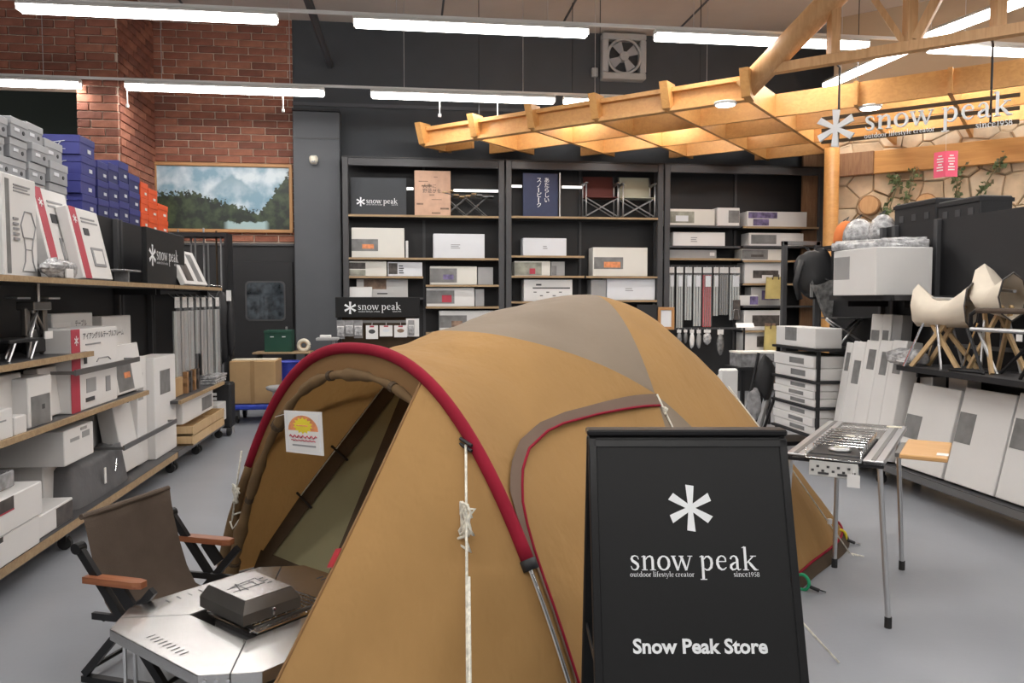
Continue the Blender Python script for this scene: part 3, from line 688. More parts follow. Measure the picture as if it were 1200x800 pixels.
sbox('1rc', 515, 579, 364, 'white carton with a brown tent picture half hidden behind the tent roof', 'carton', [photo(.0, .2, .5, .78), photo(.22, .24, .42, .52, 'print_brown')])
sbox('2la', 613, 664, 279, 'white carton with small initials, alone below the navy poster', 'carton_cool', lines(.46, .4, .56, .62, 2), .28)
sbox('2lb', 603, 645, 306, 'cream carton with a grey picture showing a red tent, under the initialled carton', 'carton_warm', [photo(.0, .05, .76, .92, 'print_olive'), photo(.42, .12, .58, .5, 'red_print')])
sbox('2lb', 646, 662, 306.5, 'grey carton standing end-on beside a grey pictured cream carton', 'carton_grey', [photo(.05, .05, .4, .7, 'print_grey')])
sbox('2ra', 695, 759, 290, 'largest white carton of the shelving, with an orange tent photo, below two chairs', 'carton_warm', [photo(.02, .25, .55, .66), photo(.2, .3, .5, .5, 'orange_print')], .3)
sbox('2lc', 614, 671, 327.5, 'white carton with a black headline bar and icons', 'carton', [('f', .18, .58, .95, .64, 'ink', 'print_line'), ('f', .25, .72, .36, .8, 'ink', 'print_line')] + [('f', .2+.13*i, .40-.16*(i % 2), .26+.13*i, .44-.16*(i % 2), 'ink', 'print_icon') for i in range(5)])
sbox('2rb', 693, 710.5, 327.5, 'grey carton end against a wide blank white carton', 'carton_grey')
sbox('2rb', 711.5, 768, 326.5, 'wide blank cool white carton on the lowest shelf beneath the chairs', 'carton_cool', lines(.38, .42, .54, .6, 2))
sbox('3la', 784, 838, 245, 'cream carton with a hazy lake picture on the top shelf of the pole unit', 'carton_warm', [photo(.0, .15, .55, .85, 'print_olive'), photo(.15, .25, .42, .6, 'carton_cool')])
sbox('3la', 841, 867, 243.5, 'cube shaped white carton turned with a grey square picture', 'carton', [photo(.5, .18, .98, .86)], .3)
sbox('3lb', 789, 850, 272, 'long plain white carton below the hazy lake carton', 'carton', lines(.34, .3, .46, .7, 3))
sbox('3lc', 783.5, 840, 292.5, 'flat long grey carton right above the hanging pole packs', 'carton_grey', [photo(.86, .3, .96, .7, 'carton')])
sbox('3ra', 876, 946, 248, 'long white carton with violet pictures beside the timber edge panel', 'carton', [photo(.02, .55, .5, .95, 'print_violet'), photo(.1, .08, .36, .5, 'print_violet')])
sbox('3rb', 878, 942, 273, 'white carton with a grey photo band under the violet pictured carton', 'carton', [photo(.04, .15, .5, .85)])
sbox('3rc', 870, 922, 291.5, 'low white carton with a dark animal shaped picture', 'carton_warm', [photo(.0, .1, .58, .9), photo(.2, .3, .48, .5, 'print_dark')])
sbox('3rd', 873, 921, 307.5, 'white carton with dark picture and inset label behind the upper tan bag', 'carton', [photo(.2, .25, .82, .62, 'print_dark'), photo(.42, .1, .7, .4, 'white')])
sbox('3re', 880, 921, 336, 'white carton with a violet picture behind the tan bag', 'carton', [photo(.3, .3, .8, .8, 'print_violet')], .25, 0, .1)
sbox('3re', 867, 889, 346, 'small white carton with a violet picture poking past the shelf end', 'carton', [photo(.55, .1, .98, .9, 'print_violet')], .12)
sbox('3rf', 872, 921, 363.5, 'white carton with dark brown picture above the lower tan bag', 'carton', [photo(.2, .2, .85, .75, 'print_dark'), photo(.5, .1, .75, .35, 'print_brown')])
sbox('3rg', 872, 915, 389, 'white carton with dark picture behind the lower tan bag', 'carton', [photo(.35, .3, .85, .8, 'print_dark')])
# tan fabric bags
for (x0, y0, x1, y1, lb) in ((897, 325, 917, 350, 'mustard tan fabric bag hanging before the shelf cartons'), (895, 382, 914, 413, 'mustard tan cylindrical bag low on the carton shelves')):
    p = atY((x0+x1)/2, y1, SF-.09); q = atY(x1, y0, SF-.09); w_ = (q.x-p.x)*2; h = q.z-p.z
    t = thing('fabric_bag', lb, 'bag', p)
    rows = []
    for i in range(7):
        v = i/6; wd = w_/2*(1.0+.12*(1-v)); th = .075*(1-.5*v); rows.append([(wd*math.cos(g)*(1 if abs(math.cos(g)) < .9 else 1), th*math.sin(g), h*v+.012*math.sin(3*g)*v) for g in [2*math.pi*k/12 for k in range(13)]])
    MB().grid(rows).build('bag_body', 'tote_yellow', t, True)
    MB().tube([(-.05, -.05, h*.9), (-.045, -.06, h*1.12), (.045, -.06, h*1.12), (.05, -.05, h*.9)], .008, 6).tube([(0, -.06, h*1.12), (0, .1, h*1.12+.01)], .006, 5).build('handle', 'print_dark', t, True)
# dark hanging pouch parts on the bags' rail
# lit star logo board on the top shelf
a, b = atY(411, 249, SF+.10), atY(476, 206, SF+.10)
t = thing('logo_board', 'dark blue-grey board with white star logo on the top shelf', 'sign', ((a.x+b.x)/2, SF+.11, S['1t']+.001))
B((0, .012, (b.z-a.z)/2), (b.x-a.x, .024, b.z-a.z), .003).build('board', 'wall_dark', t)
p = atY(429, 238, SF+.1); h = (atY(466, 238, SF+.1).x-p.x)
logo(t, face_matrix((p.x-t.location.x, -.001, p.z-t.location.z), (1, 0, 0)), h)
# posters on the top shelf
a, b = atY(486, 251, SF+.06), atY(528, 199, SF+.06)
t = thing('poster_board', 'tan poster board with small brown drawings on the top shelf', 'poster', ((a.x+b.x)/2, SF+.07, S['1t']+.001))
w_, h = b.x-a.x, b.z-a.z; B((0, .01, h/2), (w_, .02, h), .002).build('board', 'poster_tan', t)
rn = random.Random(5)
for i in range(9): B(((rn.random()-.5)*w_*.75, -.001, h*(.06+.1*i)), (w_*rn.uniform(.08, .3), .002, h*rn.uniform(.012, .04))).build('drawing', 'print_brown', t)
text('人生に\n野遊びを', h*.105, 'print_dark', 'lettering', t, face_matrix((-w_*.28, -.002, h*.62), (1, 0, 0)))
a, b = atY(613, 252, SF+.06), atY(654, 202, SF+.06)
t = thing('poster_board', 'navy poster board with two columns of white Japanese characters', 'poster', ((a.x+b.x)/2, SF+.07, S['2t']+.001))
w_, h = b.x-a.x, b.z-a.z; B((0, .01, h/2), (w_, .02, h), .002).build('board', 'poster_navy', t)
for s, x, z in (('あたらしい', .10, .80), ('スノーピーク', -.12, .80)):
    for i, ch in enumerate(s):
        if ch == 'ー': B((x*w_+.035, -.001, h*(z-.115*i)+.03), (.012, .002, .07)).build('lettering', 'letter_white', t)
        else: text(ch, h*.13, 'letter_white', 'lettering', t, face_matrix((x*w_, -.002, h*(z-.115*i)), (1, 0, 0)))
p = atY(656, 253, SF+.04)
tag(MB().tube([(p.x, SF+.04, S['2t']), (p.x, SF+.04, S['2t']+.66)], .011, 8).build('display_pole', 'alu'), 'slim silver pole standing beside the navy poster', 'pole')
# strip lamps behind the top shelf display
for (x0, x1, y, lb) in ((476, 485, 221, 'short strip lamp peeking out beside the star logo board'), (531, 588, 223, 'long strip lamp fixed behind the folding cot'), (597, 612, 218, 'short strip lamp left of the navy poster'), (658, 683, 219, 'strip lamp between the navy poster and brown chair')):
    a, b = atY(x0, y, BW-.1), atY(x1, y, BW-.1); t = thing('strip_lamp', lb, 'lamp', ((a.x+b.x)/2, BW-.085, a.z))
    B((0, 0, 0), (b.x-a.x, .03, .05), .005).build('housing', 'fixture', t); B((0, -.02, 0), (b.x-a.x-.02, .014, .035)).build('diffuser', 'led', t)
# folding chairs on the top shelf
def director_chair(px0, px1, canvas, label):
    a, b = Xof(px0, SF+.12, S['2t']), Xof(px1, SF+.12, S['2t']); w_ = (b-a)*.86; d_ = .30; h = .66
    t = thing('folding_chair', label, 'chair', ((a+b)/2, SF+.2, S['2t']+.001))
    for sx in (-1, 1):
        x = sx*w_/2
        MB().tube([(x, -.13, .0), (x, -.13, .52), (x, .12, .5)], .012, 8).build('front_frame', 'alu', t, True)
        MB().tube([(x, .12, .0), (x, .12, .5), (x, .17, h)], .012, 8).build('rear_frame', 'alu', t, True)
        B((x, -.02, .525), (.045, .3, .018), .006).build('armrest', 'alu_dark', t)
        MB().tube([(x, -.13, .02), (x, .12, .02)], .01, 6).build('foot_rail', 'alu', t)
    for y in (-.12, .1):
        for s in (-1, 1): MB().tube([(-s*w_/2, y, .02), (s*w_/2, y, .30)], .01, 6).build('cross_bar', 'alu', t)
    B((0, -.01, .31), (w_, .27, .012), .004).build('seat', canvas, t)
    MB().grid([[(-w_/2+w_*i/6, .125-.03*math.sin(math.pi*i/6)*.6+.045*v, .33+(h-.33)*v) for i in range(7)] for v in (0, .5, 1)]).build('backrest', canvas, t, True)
    return t
director_chair(683, 726, 'brown_canvas', 'folding chair with dark red-brown canvas on the top shelf')
director_chair(726, 769, 'pale_canvas', 'folding chair with pale green-grey canvas on the top shelf')
# folding cot / grill stand with crossed legs
a, b = Xof(521, SF+.15, S['1t']), Xof(575, SF+.15, S['1t']); w_ = b-a
t = thing('folding_cot', 'small folding cot with crossed thin legs and wooden slats', 'cot', ((a+b)/2, SF+.18, S['1t']+.002))
for y in (-.1, .1):
    for x in (-.18, .12): 
        MB().tube([(x-.17, y, 0), (x+.17, y, .29)], .008, 6).build('leg', 'alu_dark', t); MB().tube([(x+.17, y, 0), (x-.17, y, .29)], .008, 6).build('leg', 'alu_dark', t)
for i in range(9):
    x = -w_/2+w_*i/8; B((x, 0, .31+.022*math.sin(i*1.5)+(.04 if i < 2 else 0)), (w_/9.5, .26, .014)).build('slat', 'beech' if i < 6 else 'alu_dark', t)
for y in (-.11, .11): MB().tube([(-w_/2, y, .34), (-w_/4, y, .30), (w_/4, y, .31), (w_/2, y, .30)], .008, 6).build('side_rail', 'alu_dark', t)
# framed board and black panel low in the middle unit
a, b = atY(771, 386, SF-.04), atY(790, 360, SF-.04)
t = thing('framed_board', 'small wooden framed pale board at the foot of the shelving', 'board', ((a.x+b.x)/2, SF-.04, a.z)); w_, h = b.x-a.x, b.z-a.z
for dx, dz, wx, wz in ((0, h-.02, w_, .045), (0, .02, w_, .045), (w_/2-.02, h/2, .045, h-.08), (-w_/2+.02, h/2, .045, h-.08)): B((dx, 0, dz), (wx, .03, wz), .003).build('frame_rail', 'wood_frame', t)
B((0, .005, h/2), (w_-.08, .01, h-.08)).build('panel', 'carton_cool', t)
B((0, .02, -a.z/2+.0), (.05, .03, a.z)).build('stand', 'black', t)
a, b = atY(746, 400, SF-.02), atY(770, 357, SF-.02)
tag(B(((a.x+b.x)/2, SF-.02, b.z/2), (b.x-a.x, .03, b.z), .004).build('black_panel', 'shelf_black'), 'plain black upright panel beside the wooden framed board', 'panel')
# hanging pole packs
rack = [(784, 790, 362, 'pole_silver', 'narrow clear pack of silver poles at the end next to the shelf post'), (792.5, 800.5, 384, 'pole_silver', 'longest clear pack of pale poles next to the narrow end pack'), (802.5, 811, 375, 'pole_silver', 'medium long clear pack of pale poles between two longer packs'),
        (812.5, 822, 382, 'pole_silver', 'long clear pack of pale poles touching the red poles'), (823.5, 834, 383, 'pole_red', 'clear pack of red poles hanging on the hook rail'), (836, 842, 370, 'pole_silver', 'slim pack of pale poles right beside the red poles'),
        (843, 853.5, 369, 'alu_dark', 'pack of dark poles hanging on the hook rail'), (855, 867, 375, 'pole_silver', 'pack of pale poles with a dark pouch, last on the hook rail')]
zt = Zof(313, Xof(825, SF+.1, 2), SF+.1)
a, b = Xof(783, SF+.1, 2), Xof(868, SF+.1, 2)
tag(B(((a+b)/2, SF+.13, zt+.02), (b-a, .03, .03)).build('hook_rail', 'dark_grey'), 'dark rail from which the pole packs hang', 'rail')
for (x0, x1, yb, mk, lb) in rack:
    a, b = Xof(x0, SF+.1, 2), Xof(x1, SF+.1, 2); zb = Zof(yb, a, SF+.1); w_ = b-a; h = zt-zb
    t = thing('pole_pack', lb, 'pole pack', ((a+b)/2, SF+.1, zb), group='hanging pole packs'); n = max(2, round(w_/.04))
    for i in range(n): MB().tube([(-w_/2+w_*(i+.5)/n, 0, 0), (-w_/2+w_*(i+.5)/n, 0, h-.12)], w_/n*.40, 8).build('pole', mk, t)
    B((0, -.012, h-.045), (w_*.95, .006, .09)).build('header_card', 'carton', t)
    if yb != 369: B((w_*.08, -.022, h-.22), (w_*.6, .004, .17)).build('label_card', 'carton_cool', t)
    B((0, -.026, h/2), (w_*1.0, .002, h-.02)).build('sleeve', 'plastic', t)
    MB().tube([(0, -.01, h-.02), (0, .02, h+.02)], .004, 5).build('hook', 'alu', t)
    if x0 == 855:
        B((.02, -.045, .16), (w_*.7, .03, .32), .01).build('pouch', 'print_dark', t); MB().tube([(-.04, -.065, .02), (-.03, -.065, .17), (.04, -.065, .17), (.055, -.065, .02)], .006, 6).build('wire', 'chrome', t, True)
# small blister packs below
zt2 = Zof(386, Xof(825, SF+.05, 1.2), SF+.05)
a, b = Xof(786, SF+.1, 1.2), Xof(868, SF+.1, 1.2)
tag(B(((a+b)/2, SF+.1, zt2+.015), (b-a, .03, .03)).build('hook_rail', 'dark_grey'), 'lower dark rail carrying small clear packs', 'rail')
for i, (x0, x1, yb, mk) in enumerate(((793, 799, 404, 'plastic_grey'), (801, 806, 402, 'alu_dark'), (808, 814, 408, 'white'), (816, 822, 408, 'carton_grey'), (824, 834, 404, 'wrap'), (840, 849, 416, 'wrap_dark'))):
    a, b = Xof(x0, SF+.05, 1.1), Xof(x1, SF+.05, 1.1); zb = Zof(yb, a, SF+.05); h = zt2-zb
    t = thing('small_pack', ['clear grey blister pack', 'small dark hanging tool', 'small white hanging pack', 'small grey carded pack', 'crumpled clear bag', 'long dark wrapped bag'][i] + ' on the lower hook rail', 'pack', ((a+b)/2, SF+.05, zb), group='small hanging packs')
    MB().blob((0, 0, h*.42), ((b-a)/2, .03, h*.42), i, 8, 6, .1).build('contents', mk, t, True); B((0, 0, h*.9), ((b-a)*.8, .004, h*.2)).build('header_card', 'carton', t)
    MB().tube([(0, 0, h-.01), (0, .04, h+.02)], .004, 5).build('hook', 'alu', t)
# ================================================================== LEFT GONDOLA
GX, GB = -2.0, -2.47                          # shelf front edge, back panel
ZT, ZM, ZS, ZB = 1.62, .80, 1.17, .19
YE0, YE1, YE2 = 2.5, Yof(207, GX, .19), 8.75
def rack(name, label, y0, y1, xf, xb, top, posts, side):
    t = thing(name, label, 'shelving', ((xf+xb)/2, (y0+y1)/2, 0))
    B((xb, (y0+y1)/2, (.1+top)/2), (.03, y1-y0, top-.1)).build('back_panel', 'shelf_black', t, world=True)
    for y in posts: B((xb+side*.03, y, (.05+top)/2), (.05, .045, top-.05), .004).build('post', 'dark_grey', t, world=True)
    o = B(((xf+xb)/2+side*.01, (y0+y1)/2, ZB-.03), (abs(xf-xb), y1-y0-.01, .06)).build('base_deck', 'dark_grey', t, world=True)
    B((xf+side*.006, (y0+y1)/2, ZB-.03), (.012, y1-y0-.01, .05)).build('edge_strip', 'shelf_wood' if side > 0 and y0 < 4 else 'alu_dark', o, world=True)
    for y in posts:
        for x in (xf-side*.06, xb+side*.12):
            MB().tube([(x, y+.05-.015, .04), (x, y+.05+.015, .04)], .04, 12).build('caster', 'rubber', t, world=True)
            MB().bar((x, y+.05, .05), (x, y+.05, ZB-.06), .03, .05).build('caster_bracket', 'black_metal', t, world=True)
    return t
def rshelf(t, y0, y1, z, xf, xb, side, edge='shelf_wood', th=.028):
    o = B(((xf+xb)/2, (y0+y1)/2, z-th/2), (abs(xf-xb)-.03, y1-y0, th)).build('shelf', 'dark_grey', t, world=True)
    B((xf, (y0+y1)/2, z-th/2), (.022, y1-y0, th+.004)).build('edge_strip', edge, o, world=True)
    for y in (y0+.06, y1-.06): B(((xf+xb)/2-side*.05, y, z-th-.03), (abs(xf-xb)*.7, .02, .05)).build('bracket', 'black_metal', t, world=True)
LA = rack('gondola_shelving', 'long black shelving on casters full of white camping gear cartons, opposite the tent', YE0, YE1, GX, GB, 2.17, [YE0+.05, 3.7, 4.9, Yof(172, GB, 1.2), YE1-.03], 1)
LB = rack('gondola_shelving', 'black shelving end unit with hanging pole packs beside the swing door', YE1+.01, YE2, GX, GB, 2.17, [YE1+.05, (YE1+YE2)/2, YE2-.03], 1)
rshelf(LA, YE0, YE1, ZT, GX, GB, 1); rshelf(LB, YE1+.01, YE2, ZT, GX, GB, 1)
YS = Yof(108, GX, ZS); YM = Yof(173, GX, ZM)
rshelf(LA, YE0, YS, ZS, GX, GB, 1); rshelf(LA, YE0, YM, ZM, GX, GB, 1)
ZE = .62
rshelf(LB, YE1+.05, YE2-.05, ZE, GX+.02, GB, 1)
for (pa, pb) in (((88, 437), (163, 419)), ((145, 525), (207, 504))):   # guard bars across the cartons
    a, b = atX(*pa, GX+.01), atX(*pb, GX+.01); MB().bar(a, (b.x, b.y, a.z), .012, .035).build('guard_bar', 'alu_dark', LA, world=True)
    for q in (a, b): MB().bar((q.x, q.y, a.z), (GB, q.y, a.z), .012, .02).build('guard_arm', 'alu_dark', LA, world=True)
YAWL = math.pi/2
def lbox(px0, px1, ytop, z, label, X=GX-.05, depth=.3, m='carton', prints=(), tilt=0, name='carton_box', ybot=None, cat='box'):
    y0, y1 = Yof(px0, X, z), Yof(px1, X, z); h = (Zof(ytop, X, (y0+y1)/2)-z)/math.cos(tilt)
    return carton(name, label, cat, (X-depth/2, (y0+y1)/2, z+.001), (y1-y0-.004, depth, h), YAWL, tilt, m, prints)
def strip_star(t, c, r, Mx): mb = MB(); add_star(mb, c[0], c[1], r, Mx, .001); mb.build('star_emblem', 'letter_white', t)
# --- top shelf
t = lbox(5, 45, 207, ZT, 'tall white lantern box with a lantern drawing on the top shelf', GX-.10, .22, prints=[('f', .09, .03, .20, .95, 'print_grey', 'side_stripe')] + lines(.32, .84, .8, .93, 3) + [('f', .28, .56-.05*i, .42, .585-.05*i, 'ink_soft', 'print_line') for i in range(5)])
w_, h = .40, .0
y0, y1 = Yof(5, GX-.1, ZT), Yof(45, GX-.1, ZT); bw = y1-y0; bh = Zof(207, GX-.1, (y0+y1)/2)-ZT
for prof in ([(.5, .52), (.62, .66), (.82, .66), (.94, .52), (.88, .40), (.56, .40), (.5, .52)], [(.58, .40), (.62, .28), (.82, .28), (.86, .40)], [(.62, .28), (.60, .16), (.52, .06), (.92, .06), (.84, .16), (.82, .28)]):
    MB().tube([((u-.5)*bw, -.113, v*bh) for u, v in prof], .0035, 5).build('lantern_drawing', 'ink_soft', t)
for px0, px1, yt, X, lb in ((63, 101, 226, GX-.14, 'white box with red stripe leaning behind another red striped box'), (99, 133, 248, GX-.06, 'white box with red stripe leaning in front on the top shelf')):
    t = lbox(px0, px1, yt, ZT, lb, X, .07, prints=[('f', .06, .0, .26, 1, 'red_print', 'red_stripe')] + lines(.36, .80, .9, .9, 2) + [('f', .36, .62, .52, .72, 'ink', 'number_disc'), ('f', .45, .18, .85, .45, 'ink_soft', 'product_drawing'), ('f', .50, .22, .80, .41, 'carton', 'drawing_fill')], tilt=R(12))
    y0, y1 = Yof(px0, X, ZT), Yof(px1, X, ZT)
    mb = MB(); add_star(mb, -.34*(y1-y0), (Zof(yt, X, y0)-ZT)*.90, .028, face_matrix((0, -.0385, 0), (1, 0, 0)), .001); mb.build('star_emblem', 'letter_white', t)
p = atX(72, 318, GX-.03)
t = thing('wrapped_cookware', 'crumpled clear wrapped metal cookware before the red striped boxes', 'cookware', (GX-.05, p.y, ZT+.001))
MB().blob((0, 0, .055), (.06, .20, .055), 3, 18, 10, .28).build('wrap', 'wrap', t, False); B((.055, .02, .03), (.01, .10, .055), .003).build('tag', 'white', t)
p = atX(146, 318, GX-.08)
tag(B((GX-.1, p.y, ZT+.09), (.16, .34, .012), .004).build('clear_tray', 'plastic_grey'), 'flat clear acrylic tray beside the black logo board', 'tray')
B((GX-.1, p.y, ZT+.042), (.1, .02, .084)).build('tray_foot', 'plastic_grey', bpy.data.objects['clear_tray'])
y0, y1 = Yof(173, GX-.12, ZT), Yof(217, GX-.12, ZT); zt = Zof(272, GX-.12, (y0+y1)/2)
t = thing('logo_board', 'black board with white star logo on the left shelving', 'sign', (GX-.12, (y0+y1)/2, ZT+.001))
B((-.02, 0, (zt-ZT)/2), (.04, y1-y0, zt-ZT), .004).build('board', 'sign_black', t)
ya, yb = Yof(186, GX-.1, 1.9), Yof(211, GX-.1, 1.9); zz = Zof(304, GX-.1, ya)
logo(t, face_matrix((.001, ya-(y0+y1)/2, zz-ZT), (0, 1, 0)), yb-ya)
lbox(218, 244, 296, ZT, 'white pack with dark window pictures leaning back on the top shelf end', GX-.04, .05, prints=[('f', .12, .1, .42, .6, 'print_dark', 'photo_print'), ('f', .6, .1, .82, .9, 'print_grey', 'photo_print')], tilt=R(24))
# --- small shelf: folding burners
p = Yof(42, GX-.16, ZS)
t = thing('folding_burner', 'tall folding gas burner with crossed metal legs on the small shelf', 'stove', (GX-.16, p, ZS+.001))
for s in (-1, 1):
    MB().tube([(s*.05, -s*.20, 0), (s*.03, -s*.12, .13), (-s*.0, s*.03, .27)], .011, 6).build('leg', 'alu', t, True); MB().tube([(-s*.05, s*.19, 0), (0, s*.1, .15), (0, -s*.02, .27)], .012, 6).build('leg', 'steel_dark', t, True)
    B((0, s*.11, .20), (.03, .05, .16), .006).build('folding_arm', 'steel_dark', t)
    B((.0, s*.19, .335), (.07, .15, .012), .004).build('trivet', 'alu', t)
B((0, 0, .29), (.10, .22, .05), .006).build('burner_head', 'steel_dark', t); B((.06, .03, .12), (.006, .10, .045)).build('price_tag', 'white', t)
MB().tube([(0, .05, .30), (0, .05, .43)], .012, 6).build('valve', 'alu', t)
B((0, -.02, .06), (.05, .2, .09), .01).build('gas_box', 'black_metal', t)
p = Yof(12, GX-.14, ZS)
t = thing('flat_stove', 'flat black folded stove with bright legs beside the tall burner', 'stove', (GX-.14, p, ZS+.001))
B((0, 0, .105), (.16, .34, .02), .006).build('plate', 'black_metal', t)
for s in (-1, 1): MB().tube([(.07, s*.12-.05, .0), (.07, s*.12+.03, .1)], .008, 6).build('leg', 'alu', t); MB().tube([(-.06, s*.12-.05, .0), (-.06, s*.12+.03, .1)], .008, 6).build('leg', 'alu', t)
# --- middle shelf
lbox(-30, 27, 441, ZM, 'large plain white carton end-on at the frame side of the middle shelf', GX-.12, .3)
lbox(34, 62, 441, ZM, 'white carton with a big grey square photo on the middle shelf', GX-.04, .26, prints=[photo(.1, .02, .9, .62, 'print_grey'), ('f', .55, .32, .66, .42, 'ink', 'photo_print')])
lbox(52, 78, 431, ZM, 'white box with a faint tent picture tilted on the middle shelf', GX-.10, .08, prints=[photo(.1, .3, .4, .75, 'carton_grey'), photo(.14, .7, .28, .8, 'orange_print')], tilt=R(6))
lbox(-12, 16, 481, ZM, 'small white box with a brown top strip by the shelf edge', GX-.005, .1, prints=lines(.3, .6, .7, .72, 1))
lbox(18, 32, 487, ZM, 'tiny white box between larger cartons on the middle shelf', GX-.005, .09)
t = lbox(84, 138, 430, ZM, 'lower white carton with wide red stripe and kettle picture', GX-.04, .26, prints=[('f', .0, 0, .17, 1, 'red_print', 'red_stripe'), photo(.3, .4, .5, .75, 'carton_grey'), ('f', .28, .18, .46, .28, 'ink', 'print_line'), ('f', .72, .3, .82, .7, 'ink_soft', 'print_line')])
y0, y1 = Yof(84, GX-.04, ZM), Yof(138, GX-.04, ZM); zl = Zof(430, GX-.04, (y0+y1)/2)+.003
t = lbox(84, 138, 384, zl, 'upper white carton with red stripe and bold Japanese headline', GX-.04, .26, prints=[('f', .0, 0, .17, 1, 'red_print', 'red_stripe'), ('f', .24, .12, .30, .34, 'ink', 'number_disc')] + lines(.28, .58, .6, .66, 1))
h = Zof(384, GX-.04, (y0+y1)/2)-zl; w_ = y1-y0
text('アイアングリルテーブルフレーム', w_*.062, 'ink', 'headline', t, face_matrix((-.28*w_, -.1345, h*.74), (1, 0, 0)), .001)
mb = MB(); add_star(mb, -.41*w_, h*.72, .03, face_matrix((0, -.1345, 0), (1, 0, 0)), .001); mb.build('star_emblem', 'letter_white', t)
MB().tube([(.0*w_, -.133, .03), (.05*w_, -.133, h*.2), (.26*w_, -.133, h*.2), (.32*w_, -.133, .03)], .004, 5).build('product_drawing', 'ink_soft', t)
t = lbox(64, 111, 367, ZM, 'tall white carton with a blue fish-like photo behind the red striped cartons', GX-.33, .1, prints=[photo(.0, .55, .42, .9, 'white'), photo(.12, .6, .4, .82, 'print_blue')])
y0, y1 = Yof(64, GX-.33, ZM), Yof(111, GX-.33, ZM); hh = Zof(367, GX-.33, y0)-ZM
text('テーブル', .05, 'ink', 'headline', t, face_matrix(((.02)*(y1-y0), -.054, hh*.84), (1, 0, 0)), .0005)
lbox(122, 155, 370, ZM, 'tallest plain white carton on the middle shelf, behind a leaning one', GX-.34, .1, prints=[('f', .1, .35, .3, .55, 'print_grey', 'photo_print')])
lbox(139, 170, 405, ZM, 'white box with a grey and orange photo leaning at the end of the middle shelf', GX-.06, .09, prints=[photo(.05, .05, .6, .62, 'print_grey'), photo(.3, .3, .52, .42, 'orange_print')], tilt=R(8))
# --- base deck
def bx3(x0, x1, y0, y1, z0, z1, label, m='carton', prints=(), name='carton_box'):   # carton by room coordinates, front towards the aisle
    return carton(name, label, 'box', ((x0+x1)/2, (y0+y1)/2, z0), (y1-y0, x1-x0, z1-z0), YAWL, 0, m, prints)
ya = Yof(47, GX+.02, ZB)
zA = Zof(612, GX+.02, 4.3); zB_ = Zof(572, GX+.02, 4.3)
bx3(GX-.38, GX+.02, 3.45, ya, ZB+.002, zA, 'lower of two stacked white cartons printed with grill bars', prints=[('f', .1, .80, .62, .97, 'print_dark', 'grill_picture')])
bx3(GX-.40, GX+.03, 3.45, ya+.02, zA+.004, zB_, 'upper of two stacked white cartons printed with grill bars', prints=[('f', .2, .62, .70, .98, 'print_dark', 'grill_picture'), ('f', .2, .58, .70, .62, 'red_print', 'grill_picture')])
bx3(GX-.42, GX-.05, 3.5, ya-.1, zB_+.004, zB_+.09, 'clear flat tray lying on the grill cartons', 'plastic_grey', name='clear_tray')
y0, y1 = Yof(50, GX-.01, ZB), Yof(86, GX-.01, ZB)
t = bx3(GX-.18, GX-.01, ya+.03, y1, ZB+.002, Zof(582, GX, y1), 'clear wrapped white carton with a dark picture on the base deck', 'carton', [('f', .52, .05, .98, .9, 'print_dark', 'photo_print')])
zc = Zof(548, GX-.03, Yof(76, GX-.03, .42)); y2, y3 = y1-.10, Yof(86, GX-.19, ZB)
t = bx3(GX-.45, GX-.19, Yof(52, GX-.19, ZB), y3, ZB+.002, zc, 'plain white carton under the big white carton, marked with a small star', prints=[('l', .1, .6, .2, .8, 'ink_soft', 'star_mark')])
y4, y5 = Yof(76, GX-.03, zc), Yof(110, GX-.03, zc)
bx3(GX-.45, GX-.03, y4, y5, zc+.004, Zof(506, GX-.03, y4), 'big white carton resting on another carton below the middle shelf', prints=[('f', .2, .62, .5, .72, 'carton_grey', 'label'), ('f', .6, .62, .85, .8, 'carton_grey', 'label'), ('f', .55, .86, .75, .94, 'carton_grey', 'label')])
# grey zipped bag
y0, y1 = Yof(94, GX-.03, ZB), Yof(157, GX-.03, ZB); h = Zof(533, GX-.03, (y0+y1)/2)-ZB; L = y1-y0
t = thing('carry_bag', 'grey zipped fabric carry bag on the base deck', 'bag', (GX-.16, (y0+y1)/2, ZB+.002))
rows = []
for i in range(9):
    v = i/8; rows.append([((.125*(1-.35*v))*math.copysign(abs(math.cos(g))**.5, math.cos(g)), L/2*(1-.06*v)*math.copysign(abs(math.sin(g))**.35, math.sin(g)), h*v-.015*v*math.cos(4*g)) for g in [2*math.pi*k/24 for k in range(25)]])
rows.append([(0, p[1]*.9, h) for p in rows[-1]])
MB().grid(rows).build('bag_body', 'bag_grey', t, True)
B((.128, -.06, h*.5), (.006, .03, h*.42), .002).build('label_strip', 'white', t); MB().tube([(.12, .14, h*.45), (.115, .18, h*.75)], .006, 6).build('zip_pull', 'chrome', t)
t = lbox(112, 138, 481, ZB, 'white carton behind the grey bag printed with dark katakana', GX-.32, .12, prints=())
y0, y1 = Yof(112, GX-.32, ZB), Yof(138, GX-.32, ZB)
hh = Zof(481, GX-.32, y0)-ZB; q = text('ング', .09, 'ink', 'headline', t, face_matrix((-.0*(y1-y0), -.063, hh*.85), (1, 0, 0)), .001)
lbox(147, 170, 470, ZB, 'tall white carton leaning below the guard bar', GX-.1, .12, tilt=R(9))
lbox(150, 170, 440, ZB, 'white carton half hidden behind the tallest grey square carton', GX-.30, .12, 'carton')
lbox(183, 207.5, 417, ZB, 'tallest white carton with a small grey square, at the unit joint', GX-.06, .2, prints=[('f', .25, .62, .72, .86, 'print_grey', 'photo_print')])
lbox(163, 174, 418, ZB, 'narrow white carton beside the tallest grey square carton', GX-.12, .2, prints=[('f', .1, .6, .6, .85, 'carton_grey', 'photo_print')])
